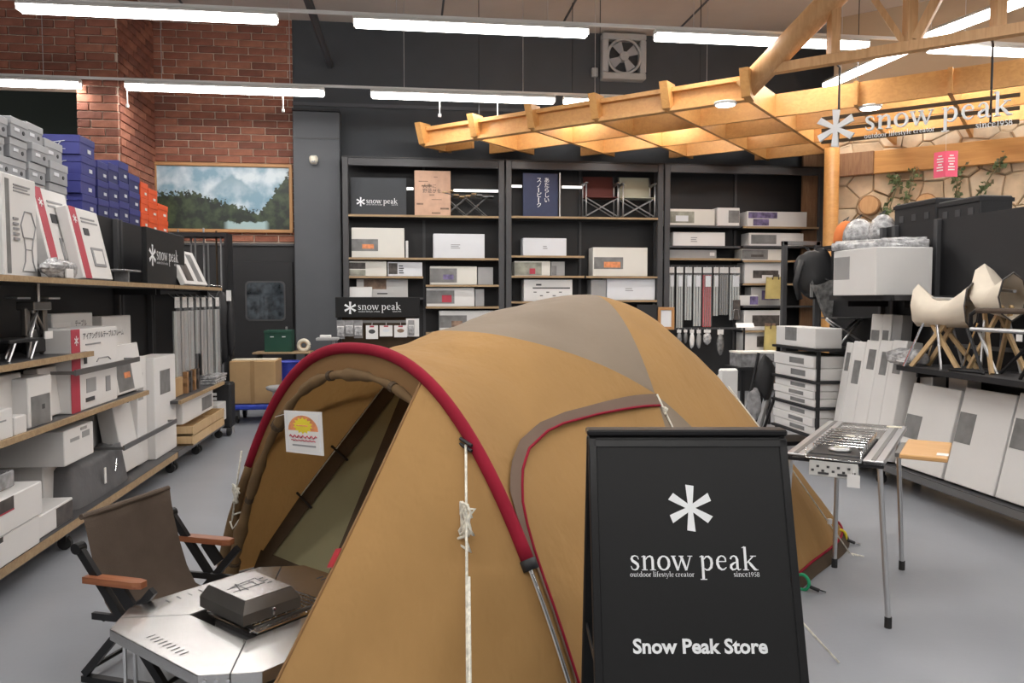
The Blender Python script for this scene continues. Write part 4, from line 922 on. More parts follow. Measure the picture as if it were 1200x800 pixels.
# --- end unit
def yl(px, z=.5, X=GX-.05): return Yof(px, X, z)
for k in range(2):
    z = ZB+.002+k*.09; t = thing('wooden_crate', ['lower pale wooden tray on the end deck', 'upper pale wooden tray under a white carton'][k], 'crate', (GX-.1, (yl(209)+yl(248))/2, z))
    L = yl(248)-yl(209); B((0, 0, .008), (.34, L, .016)).build('bottom_board', 'beech', t)
    for s in (-1, 1): B((s*.165, 0, .042), (.015, L, .08)).build('side_board', 'beech', t); B((0, s*(L/2-.008), .042), (.31, .016, .08)).build('end_board', 'beech', t)
z = ZB+.186
bx3(GX-.32, GX-.02, yl(210), yl(246), z, ZE-.045, 'white carton with grey square on the wooden trays', prints=[('f', .6, .15, .95, .8, 'print_grey', 'photo_print')])
bx3(GX-.25, GX-.0, yl(249), yl(259), ZB+.002, ZB+.20, 'small white carton at the deck end beside the wooden trays', prints=lines(.2, .5, .8, .7, 2))
bx3(GX-.30, GX-.08, yl(209), yl(219), ZE+.002, ZE+.17, 'small kraft brown carton under the hanging pole packs', 'kraft')
t = thing('skewer_rack', 'dark wooden rack of notched sticks beside the kraft carton', 'rack', (GX-.1, yl(229), ZE+.002))
for i in range(4):
    MB().prism([(-.03, 0), (.03, 0), (.02, .06), (.035, .1), (.02, .14), (.03, .2), (-.03, .2), (-.02, .14), (-.035, .1), (-.02, .06)], -.02, .02, face_matrix((.02, -.2+.13*i, 0), (0, 1, 0))).build('stick', 'print_dark' if i % 2 else 'bark', t)
B((-.03, 0, .1), (.02, .5, .03)).build('rail', 'bark', t)
for i in range(3):
    tag(B((GX-.10, yl(252)+.03*i, ZE+.012+i*.026), (.22, .5, .022), .004).build('flat_pack', 'wrap'), ['bottom', 'middle', 'top'][i]+' flat clear pack stacked beside the stick rack', 'pack', 'flat clear packs')
hp = thing('pegboard_rail', 'black rail with the hooks for hanging silver poles', 'rail', (GX-.2, (yl(204)+yl(263))/2, 1.56))
B((0, 0, 0), (.03, yl(262, 1.5)-yl(205, 1.5), .03)).build('rail', 'black_metal', hp)
for i, px in enumerate((207, 215.5, 223, 231, 238, 245.5, 254)):
    y = Yof(px, GX-.12, 1.2); zb = Zof((452, 448, 446, 415, 440, 438, 446)[i], GX-.12, y); wd = .16 if i != 3 else .12
    t = thing('pole_pack', ['clear pack of silver poles hanging first beside the tallest carton', 'clear pack of bright silver poles, second from the tallest carton', 'clear pack of silver poles, third from the tallest carton', 'short clear pack of pole joints between longer packs', 'clear pack of slim silver poles next to the short pack', 'clear pack of poles with grey sleeve, second from the unit end', 'clear pack of wide silver poles hanging at the unit end'][i], 'pole pack', (GX-.12, y, zb), group='silver pole packs on the end unit')
    h = 1.53-zb
    for k in range(3): MB().tube([(0, (k-1)*wd/3.2, .01), (0, (k-1)*wd/3.2, h-.14)], wd/7.5, 8).build('pole', 'alu' if (i+k) % 3 else 'pole_silver', t)
    B((.025, 0, h/2-.02), (.002, wd, h-.04)).build('sleeve', 'plastic', t); B((.01, 0, h-.06), (.006, wd*.9, .10)).build('header_card', 'white', t)
    MB().tube([(0, 0, h-.03), (-.08, 0, h+.03)], .004, 5).build('hook', 'alu', t)
# --- clothes and rods behind the end unit
t = thing('rod_rack', 'dark rack of upright rods behind the left shelving under the painting', 'rack', (-2.65, 10.1, 0))
for z in (.1, 1.6, 2.28): B((0, 0, z), (.9, .3, .05)).build('rack_rail', 'black_metal', t)
for sx in (-1, 1): B((sx*.44, 0, 1.15), (.04, .28, 2.3)).build('rack_post', 'black_metal', t)
rn = random.Random(8)
for i in range(11): MB().tube([(-.38+.075*i, -.08+.1*(i % 2), .12), (-.38+.075*i, -.08+.1*(i % 2), 2.15+rn.uniform(0, .25))], .012, 6).build('rod', rn.choice(('black_metal', 'alu_dark', 'tent_brown', 'ink_soft')), t)
for px, mk, lb in ((261, 'black', 'black padded jacket hanging past the end of the left shelving'),):
    y = 9.32; x = Xof(px, y, 1); t = thing('hanging_jacket', lb, 'jacket', (x, y, .82))
    MB().blob((0, 0, .36), (.13, .10, .40), 5, 14, 10, .08).build('body', mk, t, True); MB().blob((.1, -.04, .36), (.05, .06, .34), 6, 10, 8, .1).build('sleeve', mk, t, True)
    MB().tube([(0, 0, .74), (0, 0, .83), (-.25, 0, .85), (-.25, 0, .70)], .008, 6).build('hanger_hook', 'chrome', t, True); B((.09, -.06, .72), (.05, .02, .12)).build('tag', 'white', t)
    MB().tube([(-.25, 0, .7), (-.25, 0, -.82)], .02, 8).build('stand_pole', 'black_metal', t); B((-.25, 0, -.8), (.3, .3, .03)).build('stand_foot', 'black_metal', t)
t = thing('equipment_case', 'upright black wheeled case with white vertical lettering at the shelving end', 'case', (Xof(258, 8.95, .3), 9.0, .002))
B((0, 0, .33), (.26, .22, .5), .02).build('case_body', 'black', t)
for s in (-1, 1): MB().tube([(s*.1-.02, -.1, .045), (s*.1+.02, -.1, .045)], .045, 12).build('wheel', 'rubber', t); MB().tube([(s*.1, .08, 0), (s*.1, .08, .1)], .02, 8).build('foot', 'alu', t)
for i, hgt in enumerate((.055, .03, .05, .045, .03)): B((-.045, -.112, .26+i*.05), (.05, .003, .030), 0).build('lettering', 'letter_white', t)
# ------------------------------------------------------------------ shoe boxes piled on the far side of the gondola
LC = rack('gondola_shelving', 'rear half of the left shelving carrying piled shoe boxes', YE0+1.5, YE2+.4, GB-.52, GB-.04, 2.0, [4.2, 6, 7.6, 9.0], -1)
rshelf(LC, YE0+1.5, YE2+.4, 2.03, GB-.52, GB-.04, -1, 'dark_grey')
SZ = 2.035; sb = {}
def shoebox(kind, loc, size, body, lid, label, group, yaw=0):
    key = (kind, size)
    if key in sb: return dup(sb[key], loc, yaw, label, group)
    w_, d_, h = size; t = thing('shoe_box', label, 'shoe box', loc, yaw, group)
    B((0, 0, h*.36), (w_-.008, d_-.008, h*.72), .003).build('box_body', body, t); B((0, 0, h*.81), (w_, d_, h*.37), .003).build('lid', lid, t)
    if kind == 'grey':
        for s in (1,): MB().tube([(w_/2-.006, d_*.22, h*.36), (w_/2+.001, d_*.22, h*.36)], .014, 8).build('finger_hole', 'ink', t); B((w_/2-.002, -d_*.18, h*.42), (.006, d_*.28, h*.16)).build('size_label', 'carton_cool', t)
        MB().tube([(w_*.1, -d_/2+.006, h*.36), (w_*.1, -d_/2-.001, h*.36)], .014, 8).build('finger_hole', 'ink', t)
    elif kind == 'blue':
        m = MB()
        for (p0, p1) in (((-.05, .02), (.05, .035)), ((-.05, -.02), (.05, -.03)), ((-.02, -.02), (.02, .03))): m.bar((p0[0]+.02, -d_/2-.001, h*.45+p0[1]), (p1[0]+.02, -d_/2-.001, h*.45+p1[1]), .003, .009, (0, 1, 0))
        m.build('bird_mark', 'letter_white', t); B((w_/2, d_*.1, h*.3), (.003, d_*.2, h*.2)).build('size_label', 'carton_cool', t)
    else:
        B((w_/2, d_*.15, h*.3), (.003, d_*.25, h*.16)).build('size_label', 'carton_cool' if kind == 'navy' else 'white', t); B((w_*.1, -d_/2, h*.35), (w_*.2, .003, h*.14)).build('size_label', 'white', t)
    sb[key] = t; return t
def xrow(px, z): return Yof(px, GB-.12, z)
cols = [(-14, 8, 5), (8, 31, 5), (31, 53, 5), (53, 76, 4)]
for ci, (p0, p1, n) in enumerate(cols):
    yc = (xrow(p0, 2.6)+xrow(p1, 2.6))/2; ytop = (134, 140, 146, 166)[ci]; hh = (Zof(ytop, GB-.12, yc)-SZ)/n
    for k in range(n): shoebox('grey', (GB-.26+.015*((k*7+ci) % 3-1), yc+.01*((k*5+ci) % 3-1), SZ+.001+k*hh), (.30, round(xrow(p1, 2.6)-xrow(p0, 2.6)-.03, 3), round(hh-.002, 3)), 'shoe_grey', 'shoe_grey_lid', 'pale grey shoe box in the pile of grey shoe boxes', 'grey shoe boxes')
yc = xrow(100, 2.6)
hh = (Zof(162, GB-.12, yc)-SZ)/5
for k in range(5): shoebox('blue', (GB-.28, yc+.02*((k*3) % 2), SZ+.001+k*hh), (.36, .30, hh-.002), 'shoe_blue', 'shoe_blue', 'wide bright blue shoe box with white bird mark, in the tallest blue stack', 'bright blue shoe boxes')
for ci, (p0, p1, yt, n) in enumerate(((113, 126, 190, 4), (126, 138, 192, 4), (138, 150, 190, 4), (150, 163, 205, 4))):
    yc = (xrow(p0, 2.5)+xrow(p1, 2.5))/2; hh = (Zof(yt, GB-.12, yc)-SZ)/n; dd = xrow(p1, 2.5)-xrow(p0, 2.5)-.01
    for k in range(n): shoebox('navy', (GB-.26, yc, SZ+.001+k*hh), (.30, round(dd, 3), round(hh-.002, 3)), 'shoe_navy', 'shoe_blue', 'smaller dark blue shoe box in the row between bright blue and orange boxes', 'dark blue shoe boxes')
for ci, (p0, p1, yt, n) in enumerate(((164, 173, 214, 4), (173, 184, 222, 4), (184, 196, 240, 3))):
    yc = (xrow(p0, 2.4)+xrow(p1, 2.4))/2; hh = (Zof(yt, GB-.12, yc)-SZ)/n; dd = xrow(p1, 2.4)-xrow(p0, 2.4)-.01
    for k in range(n): shoebox('orange', (GB-.26, yc, SZ+.001+k*hh), (.30, round(dd, 3), round(hh-.002, 3)), 'shoe_orange', 'shoe_orange', 'orange shoe box in the pile below the painting', 'orange shoe boxes')
# ------------------------------------------------------------------ mountain painting on the brick
a, b = atY(181, 271, BW-.07), atY(342, 193, BW-.07); w_, h = b.x-a.x, b.z-a.z
t = thing('landscape_painting', 'framed mountain lake landscape painting on the brick wall', 'painting', ((a.x+b.x)/2, BW-.06, a.z))
pm = bpy.data.materials.new('landscape'); pm.use_nodes = True; nt = pm.node_tree; bs = nt.nodes['Principled BSDF']; bs.inputs['Roughness'].default_value = .35
N = nt.nodes.new; L_ = nt.links.new
tc = N('ShaderNodeTexCoord'); sp = N('ShaderNodeSeparateXYZ'); L_(tc.outputs['Object'], sp.inputs[0])
def mth(op, a_, b_=None, cl=False):
    n = N('ShaderNodeMath'); n.operation = op; n.use_clamp = cl
    for i, q in enumerate((a_, b_)):
        if q is None: continue
        if isinstance(q, (int, float)): n.inputs[i].default_value = q
        else: L_(q, n.inputs[i])
    return n.outputs[0]
U = mth('ADD', mth('DIVIDE', sp.outputs[0], w_), .5); V = mth('DIVIDE', sp.outputs[2], h)
def nz(sc, det=6):
    n = N('ShaderNodeTexNoise'); n.inputs['Scale'].default_value = sc; n.inputs['Detail'].default_value = det; L_(tc.outputs['Object'], n.inputs[0]); return n.outputs[0]
def mixc(f, c0, c1):
    n = N('ShaderNodeMix'); n.data_type = 'RGBA'; L_(f, n.inputs['Factor'])
    for k, q in ((6, c0), (7, c1)):
        if isinstance(q, tuple): n.inputs[k].default_value = (*q, 1)
        else: L_(q, n.inputs[k])
    return n.outputs[2]
def ramp(f, lo, hi): return mth('DIVIDE', mth('SUBTRACT', f, lo), hi-lo, True)
sky = mixc(ramp(nz(3.2), .4, .62), (.20, .34, .44), (.62, .70, .74))
mt = mth('SUBTRACT', mth('ADD', .82, mth('MULTIPLY', nz(9), .12)), mth('MULTIPLY', mth('ABSOLUTE', mth('SUBTRACT', U, .56)), 1.5))
sky = mixc(mth('MULTIPLY', ramp(mth('SUBTRACT', mt, V), 0, .05), ramp(V, .45, .8)), sky, (.22, .34, .42))
forest = mixc(ramp(nz(7), .42, .62), (.012, .020, .014), (.05, .075, .035))
edge = mth('ADD', mth('MULTIPLY', nz(22, 8), .34), mth('ADD', mth('MULTIPLY', ramp(mth('SUBTRACT', .74, U), 0, .45), .26), mth('MULTIPLY', ramp(mth('SUBTRACT', U, .76), 0, .2), .55)))
col = mixc(ramp(mth('SUBTRACT', mth('ADD', edge, .14), V), 0, .02), sky, forest)
lake = mth('MULTIPLY', ramp(mth('SUBTRACT', .17, mth('ABSOLUTE', mth('SUBTRACT', U, .66))), 0, .04), ramp(mth('SUBTRACT', mth('ADD', .04, mth('MULTIPLY', nz(6), .24)), V), 0, .02))
col = mixc(lake, col, (.36, .50, .52))
L_(col, bs.inputs['Base Color'])
B((0, .02, h/2), (w_-.06, .02, h-.06)).build('canvas', pm, t)
for dx, dz, wx, wz in ((0, h-.02, w_, .05), (0, .02, w_, .05), (w_/2-.02, h/2, .05, h-.08), (-w_/2+.02, h/2, .05, h-.08)): B((dx, .005, dz), (wx, .05, wz), .006).build('frame_rail', 'wood_frame', t)
# ================================================================== RIGHT GONDOLA
HX, HB = 3.75, 4.24
RY0, RY1 = 2.6, Yof(955, 3.62, 1.0)-.03
yp = Yof(1098, HB-.03, 1.8)
RA = rack('gondola_shelving', 'black shelving with leaning white panels and folding chairs along the stone wall side', RY0, RY1, HX, HB, 2.14, [RY0+.05, 3.6, yp, 6.4, RY1-.04], -1)
ZU, ZC = 1.53, .99
yU0, yU1 = Yof(1026, 3.62, ZU)-.10, Yof(973, HX-.05, ZU)
rshelf(RA, yU0, min(yU1, RY1), ZU, HX-.05, HB, -1, 'shelf_black', .04)
yC1 = Yof(1052, HX, ZC); rshelf(RA, RY0, yC1, ZC, HX, HB, -1, 'shelf_black', .035)
MB().bar((HB-.03, RY0, 1.14), (HB-.03, 5.6, 1.14), .015, .03).build('back_rail', 'alu_dark', RA, world=True)
YAWR = -math.pi/2
def rbox(px0, px1, ytop, z, label, X=HX+.03, depth=.3, m='carton', prints=(), tilt=0, name='carton_box', h=None):
    y0, y1 = Yof(px0, X, z), Yof(px1, X, z)
    if h is None: h = (Zof(ytop, X+math.tan(tilt)*.4, (y0+y1)/2)-z)/math.cos(tilt)
    return carton(name, label, 'box', (X+depth/2, (y0+y1)/2, z+.001), (y0-y1-.004, depth, h), YAWR, tilt, m, prints)
# the stacked flat cartons at the far end, on close shelves
XS = 3.62
ycn = Yof(955, XS, 1.0); yfr = Yof(907, XS, 1.0)
zs = [Zof(y, XS, ycn) for y in (409, 447, 478, 511)]
RC = thing('shelf_rack', 'narrow black rack of close shelves with flat white cartons', 'shelving', (XS+.22, (ycn+yfr)/2, 0))
for i, z in enumerate(zs): B((XS+.26, (ycn+yfr)/2, z-.012), (.54, yfr-ycn+.04, .022)).build('shelf', 'shelf_black', RC, world=True)
B((XS+.61, (ycn+yfr)/2-.01, 1.04), (.03, yfr-ycn+.04, 1.92)).build('back_panel', 'shelf_black', RC, world=True)
for x in (XS+.04, XS+.42):
    for y in (ycn+.01, yfr-.01): B((x, y, (zs[0])/2), (.03, .03, zs[0])).build('post', 'black_metal', RC, world=True)
pr = lambda: [('f', .42, .25, .78, .75, 'print_grey', 'label')]
def flat(z0, n, top, lbs):
    hh = (top-z0)/n
    for k in range(n):
        carton('carton_box', lbs[k], 'box', (XS+.21-.01*(k % 2), (ycn+yfr)/2+.012*(k % 2), z0+.001+k*hh), (yfr-ycn-.03, .40, hh-.003), YAWR, 0, 'carton', pr())
carton('carton_box', 'single flat white carton on top of the close shelved rack', 'box', (XS+.14, (ycn+yfr)/2, zs[0]+.001), (yfr-ycn-.04, .26, Zof(385, XS, ycn)-zs[0]), YAWR, 0, 'carton', [('f', .25, .3, .55, .98, 'print_grey', 'label')])
flat(zs[1], 2, Zof(418, XS, ycn), ['lower of two flat cartons on the rack shelf', 'upper of two flat cartons on the rack shelf'])
flat(zs[2], 3, Zof(450, XS, ycn), ['bottom flat carton in the stack of three on the rack', 'middle flat carton in the stack of three on the rack', 'top flat carton in the stack of three on the rack'])
flat(zs[3], 3, Zof(481, XS, ycn), ['bottom flat carton on the lowest filled rack shelf', 'middle flat carton on the lowest filled rack shelf', 'top flat carton on the lowest filled rack shelf'])
# big white carton on the upper shelf, with things on it
XW = 3.62; yw0, yw1 = Yof(1026, XW, ZU), Yof(976, XW, ZU); zw = Zof(289, XW, yw0)
wx = Xof(1092, yw0, ZU)-XW
carton('carton_box', 'big white carton on the upper right shelf under wrapped metal tubes', 'box', (XW+wx/2, (yw0+yw1)/2, ZU+.001), (yw1-yw0, wx, zw-ZU), YAWR, 0, 'carton', [('f', .02, .35, .4, .85, 'carton_grey', 'label'), ('l', .30, .05, .34, .12, 'carton_grey', 'label')])
t = thing('wrapped_tubes', 'bundle of clear wrapped silver tubes lying on the big white carton', 'tubes', (XW+.24, (yw0+yw1)/2, zw+.001))
for i in range(3): MB().tube([(-.26+.03*i, .30, .035+.02*(i == 1)), (.24+.05*i, -.26+.1*i, .035+.03*(i == 1))], .033, 9).build('tube', 'wrap', t, True)
MB().blob((.1, -.1, .045), (.22, .06, .045), 4, 14, 8, .2).build('wrap', 'wrap', t)
# things standing on top of / behind the panel
t = thing('storage_shelf', 'black shelf along the top of the right shelving', 'shelf', (HB+.25, 5.9, 2.02))
B((0, 0, 0), (.42, 3.4, .04)).build('board', 'shelf_black', t); 
for y in (-1.5, 1.5): B((-.1, y, -1.01), (.04, .04, 1.98)).build('post', 'black_metal', t)
for (pa, pb, yt, lb, X) in ((1048, 1098, 236, 'black folding crate lying behind another black crate on the shelf top', HB+.18), (1099, 1150, 233, 'black folding crate at the front of the shelf top', HB+.13)):
    y0, y1 = Yof(pa, X, 2.1), Yof(pb, X, 2.1); z1 = Zof(yt, X, (y0+y1)/2)
    t = thing('storage_crate', lb, 'crate', (X+.13, (y0+y1)/2, 2.041)); L = y0-y1-.01; h = z1-2.041
    B((0, 0, h/2), (.28, L, h), .01).build('crate_body', 'black', t); B((0, 0, h-.03), (.30, L+.004, .03)).build('rim', 'shelf_black', t)
    for i in range(3): B((-.142, -L*.3+L*.3*i, h*.55), (.008, .06, .06), .004).build('latch', 'dark_grey', t)
for (px, py, r, mk, lb) in ((978, 272, .12, 'orange_fabric', 'orange domed stuff sack at the end of the shelf top'), (1006, 266, .15, 'wrap', 'round silver wrapped disc pack beside the orange sack'), (1034, 265, .13, 'wrap', 'crumpled silver wrapped bundle beside the black crates')):
    y = Yof(px, HB+.15, 2.1); t = thing('stuff_sack', lb, 'pack', (HB+.15, y, 2.041)); y2 = min(y, 7.5)
    t.location.y = y2
    rows = [[(r*math.cos(g)*(1-.15*(i == 0)), r*math.sin(g)*(1-.15*(i == 0)), 0) for g in [2*math.pi*k/16 for k in range(17)]] for i in (0, 1)]
    MB().lathe([(r*.9, 0), (r, .05), (r*.93, .13), (r*.7, .2), (r*.35, .24), (.01, .25)], (0, 0, 0), 18).build('sack', mk, t, True); MB().tube([(0, 0, .24), (.03, 0, .29), (-.02, .02, .25)], .007, 5).build('drawcord', 'ink', t)
o = thing('storage_shelf', 'short black shelf board carrying the orange sack and silver packs', 'shelf', (HB+.2, 7.3, 2.02)); B((0, .0, 0), (.46, .9, .04)).build('board', 'shelf_black', o); B((0, 0, -1.01), (.04, .04, 1.98)).build('post', 'black_metal', o)
bpy.data.objects['storage_shelf'].location.y = 5.1
# black bag and silver bag hung on a rack at the end
xr = Xof(948, 7.6, 1.5)
t = thing('display_rack', 'dark metal rack with crossbars beside the wall shelving', 'rack', (xr, 7.75, 0))
for dx in (-.2, .16): B((dx, 0, 1.05), (.05, .05, 2.1), .004).build('post', 'dark_grey', t)
B((-.02, 0, 2.08), (.41, .05, .04)).build('crossbar', 'alu_dark', t); B((-.02, 0, .9), (.41, .05, .04)).build('crossbar', 'dark_grey', t); B((-.02, .0, .02), (.5, .4, .04)).build('foot', 'black_metal', t)
t = thing('backpack', 'black soft backpack hung over the dark metal rack', 'bag', (xr+.04, 7.62, 1.54))
MB().blob((.02, -.03, .22), (.22, .09, .24), 7, 16, 11, .14).build('bag_body', 'black', t, True); MB().tube([(-.16, -.08, .35), (-.23, -.1, .12), (-.17, -.08, -.04)], [.035, .03, .03], 8).build('strap', 'black', t, True)
MB().tube([(0, 0, .4), (0, .13, .5)], .015, 6).build('loop', 'black', t); B((-.07, -.125, .05), (.035, .008, .14), .003).build('tag', 'carton_grey', t)
t = thing('silver_bag', 'shiny grey crumpled plastic bag hanging below the black backpack', 'bag', (xr+.16, 7.45, 1.27))
rows = []
for i in range(8):
    v = i/7; wd = .03+.20*v**.8; rows.append([(wd*math.cos(g)*(1+.12*math.sin(5*g+3*v)), .09*(.3+v*.7)*math.sin(g)*(1+.2*math.sin(4*g)), .40*v+.03*math.sin(3*g)*v) for g in [2*math.pi*k/20 for k in range(21)]])
MB().grid(rows).build('bag_body', 'wrap_dark', t, False); B((.04, -.10, .2), (.04, .008, .09), .002).build('label', 'ivory', t)
MB().tube([(0, 0, .40), (-.1, .15, .5), (-.12, .3, .6)], .01, 5).build('hanging_cord', 'black', t)
# folding stool legs (crossed) beside the single carton
y0 = Yof(985, 3.75, 1.25); t = thing('folding_stool', 'folding stool with crossed silver legs on the close shelved rack', 'stool', (XS+.42, ycn+.17, zs[0]+.001), R(90))
y0b = y0
for s in (-1, 1): MB().tube([(-.08, s*.16, 0), (.06, -s*.16, .26), (.08, -s*.18, .27)], .011, 7).build('leg', 'alu', t, True); MB().tube([(.12, s*.16, 0), (.12, -s*.16, .26)], .011, 7).build('leg', 'alu', t, True)
B((.06, 0, .272), (.30, .34, .012), .004).build('seat', 'black', t)
# tall narrow cartons leaning together
tall = [(983, 997, 404, 'first narrow carton of the leaning row next to the flat carton rack'), (997, 1011, 403, 'second narrow carton of the leaning row, from the flat carton rack'), (1011, 1026, 402, 'third narrow carton of the leaning row, from the flat carton rack'), (1026, 1040, 402, 'fourth narrow carton of the leaning row, from the flat carton rack'), (1040, 1056, 402, 'last narrow carton of the leaning row beside the big leaning panels')]
for i, (a, b, yt, lb) in enumerate(tall):
    rbox(a-(11 if i == 0 else 17), b-17, yt, ZB, lb, HX+.0, .14, 'carton', [('f', .3, (.72, .6, .74, .70, .72)[i], .85, (.9, .82, .92, .9, .88)[i], 'print_grey', 'photo_print')], tilt=R(9))
for i, (a, b, yt, lb) in enumerate(((1008, 1021, 369, 'taller grey-white carton behind the leaning row, first of three'), (1021, 1031, 369, 'taller white carton behind the leaning row, middle of three'), (1032, 1043, 370, 'taller grey carton behind the leaning row, last of three'))):
    rbox(a, b, yt, ZB, lb, HX+.24, .1, 'carton' if i < 2 else 'carton_grey', [('f', .1, .72, .8, .88, 'print_grey', 'photo_print')] if i < 2 else (), tilt=R(4))
# big leaning panels on the base deck
for i, (a, b, yt, q, lb) in enumerate(((1048, 1102, 455, (.02, .34, .36, .62), 'big white panel carton leaning next to the narrow carton row'), (1105, 1163, 461, (.02, .42, .36, .74), 'big white panel carton leaning between two others'), (1165, 1262, 470, (.03, .48, .40, .76), 'big white panel carton leaning nearest the gas stove table'))):
    rbox(a, b, yt, ZB, lb, HX+.04, .07, 'carton', [('f', *q, 'print_grey', 'photo_print')], tilt=R(13))
for i, (a, b, lb) in enumerate(((1075, 1090, 'short plain carton under the chair shelf behind the first leaning panel'), (1108, 1130, 'short plain carton under the chair shelf behind the second leaning panel'))):
    rbox(a, b, 440, ZB, lb, HX+.30, .12, 'carton')
# wrapped roll on the chair shelf
y0, y1 = Yof(1086, HX+.15, ZC), Yof(1054, HX+.1, ZC)
t = thing('wrapped_roll', 'brownish clear wrapped roll lying at the end of the chair shelf', 'roll', (HX+.12, (y0+y1)/2, ZC+.002))
MB().tube([(-.1, (y1-y0)*.7, .06), (-.02, (y1-y0)*.5, .065), (.0, -(y1-y0)*.3, .065), (.0, -(y1-y0)*.62, .05)], [.03, .06, .062, .035], 12).build('roll', 'wrap', t, True); MB().blob((-.05, (y1-y0)*.3, .04), (.06, .12, .04), 9, 12, 8, .3).build('wrap_end', 'wrap', t)
# two cream canvas folding chairs and a folding frame on the chair shelf
def canvas_chair(px, X, label, k):
    y = Yof(px, X, ZC); t = thing('canvas_chair', label, 'chair', (X, y, ZC+.002), R(20 if k == 0 else -15))
    for s in (-1, 1):
        MB().bar((s*.11, -.20, 0), (s*.02, .20, .60 if k else .52), .03, .022, (1, 0, 0)).build('wood_leg', 'beech', t); MB().bar((s*.10, .18, 0), (s*.03, -.14, .46), .03, .022, (1, 0, 0)).build('wood_leg', 'beech', t)
        MB().tube([(s*.13, .22, 0), (s*.08, .10, .34)], .010, 7).build('metal_leg', 'chrome', t); MB().tube([(s*.13, -.08, 0), (s*.08, .0, .36)], .010, 7).build('metal_leg', 'alu', t)
    rows = []; H0 = .30 if k == 0 else .36
    for i in range(9):                       # folded canvas sling with two raised ears
        u = i/8; yy = -.21+.42*u; ear = .16*max(0, abs(u-.5)*2-.35)
        rows.append([(.16*math.sin(g)*(.55+.45*math.cos(math.pi*(u-.5))), yy, H0+.10-.10*math.cos(g)+ear*(.5-.5*math.cos(g))*1.2+.08*k*u) for g in [math.pi*(j/8*2-1) for j in range(9)]])
    MB().grid(rows).build('canvas', 'cream_canvas', t, True)
    MB().tube([(.0, -.24, H0+.2), (0, .24, H0+.22)], .012, 6).build('canvas_rod', 'alu', t)
    MB().tube([rows[0][j] for j in range(9)], .006, 5).build('binding', 'print_dark', t)
canvas_chair(1104, HX+.17, 'cream canvas folding chair with wooden crossed legs beside the wrapped roll', 0)
canvas_chair(1166, HX+.31, 'cream canvas folding chair with raised back behind the black folding frame', 1)
ya, yb = Yof(1134, HX+.12, 1.25), Yof(1232, HX+.12, 1.25)
t = thing('folding_chair', 'black and bronze folding chair frame standing on the chair shelf', 'chair frame', (HX+.14, (ya+yb)/2, ZC+.002)); L = ya-yb
MB().tube([(0, L/2, .31), (0, L/2-.0, .40), (0, L/2-.05, .43), (0, -L/2+.05, .43), (0, -L/2, .40), (0, -L/2, .31)], .014, 8).build('top_loop', 'black_metal', t, True)
MB().tube([(0, L/2-.06, .43), (0, -L/2+.1, .43)], .019, 8).build('bronze_tube', 'chair_canvas', t); MB().tube([(0, L/2-.01, .30), (0, -L/2+.01, .30)], .016, 8).build('bronze_tube', 'alu', t)
for s in (-1, 1):
    MB().tube([(-.04*s, L/2-.02, .30), (-.05*s, L/2-.2, .0)], .012, 7).build('leg', 'black_metal' if s > 0 else 'alu', t); MB().tube([(-.04*s, -L/2+.02, .30), (-.05*s, -L/2+.2, .0)], .012, 7).build('leg', 'black_metal', t)
MB().tube([(-.06, L/2-.2, .012), (-.12, L/2+.04, .012), (-.02, L/2+.08, .012), (.05, L/2-.2, .012)], .010, 7).build('foot_loop', 'black_metal', t, True)
MB().tube([(0, -L/2+.1, .30), (0, L/2-.3, .02)], .012, 7).build('strut', 'black_metal', t); B((-.02, -L*.15, .26), (.004, .05, .045)).build('price_tag', 'white', t)
# ------------------------------------------------------------------ low displays behind the tent, before the wall shelving
yq = 8.6
a, b = atY(868, 430, yq), atY(918, 413, yq)
t = thing('clear_box', 'clear plastic storage box on a low black table behind the tent', 'box', ((a.x+b.x)/2, yq+.15, a.z))
w_, h = b.x-a.x, b.z-a.z; B((0, 0, .01), (w_, .3, .02)).build('bottom', 'plastic_grey', t); B((0, -.14, h/2), (w_, .012, h)).build('side', 'plastic_grey', t); B((0, .14, h/2), (w_, .012, h)).build('side', 'plastic_grey', t); B((0, 0, h), (w_+.02, .32, .02)).build('lid', 'carton_warm', t); B((-w_/2, 0, h/2), (.012, .3, h)).build('side', 'plastic_grey', t); B((w_/2, 0, h/2), (.012, .3, h)).build('side', 'plastic_grey', t)
t2 = thing('low_table', 'low black display table carrying the clear storage box', 'table', ((a.x+b.x)/2, yq+.15, 0))
B((0, 0, a.z-.02), (w_+.1, .4, .035)).build('top', 'shelf_black', t2)
for sx in (-1, 1):
    for sy in (-1, 1): B((sx*w_*.45, sy*.15, (a.z-.04)/2), (.04, .04, a.z-.04)).build('leg', 'black_metal', t2)
p = atY(855, 465, 8.3); q = atY(866, 432, 8.3)
t = thing('folded_sheet', 'white padded sheet standing folded behind the tent', 'sheet', (p.x, 8.35, 0)); B((0, 0, q.z/2), ((q.x-p.x)*2.0, .08, q.z), .03).build('sheet', 'white', t); B((0, .06, q.z/2-.03), ((q.x-p.x)*1.9, .05, q.z-.08), .02).build('fold', 'carton_warm', t)
t = thing('folded_tripods', 'folded dark metal stands leaning together behind the tent', 'stand', (Xof(888, 7.6, .7), 7.6, 0))
for i in range(5): MB().tube([(-.18+.05*i, -.04*(i % 2), 0), (.02+.07*i, .03, .95-.04*i)], .016, 7).build('pole', 'alu_dark' if i % 2 else 'black_metal', t)
MB().blob((.07, -.02, .70), (.10, .06, .22), 3, 12, 9, .12).build('cover', 'black', t, True); MB().blob((-.05, -.03, .42), (.08, .05, .16), 4, 12, 8, .2).build('wrap', 'plastic_grey', t)
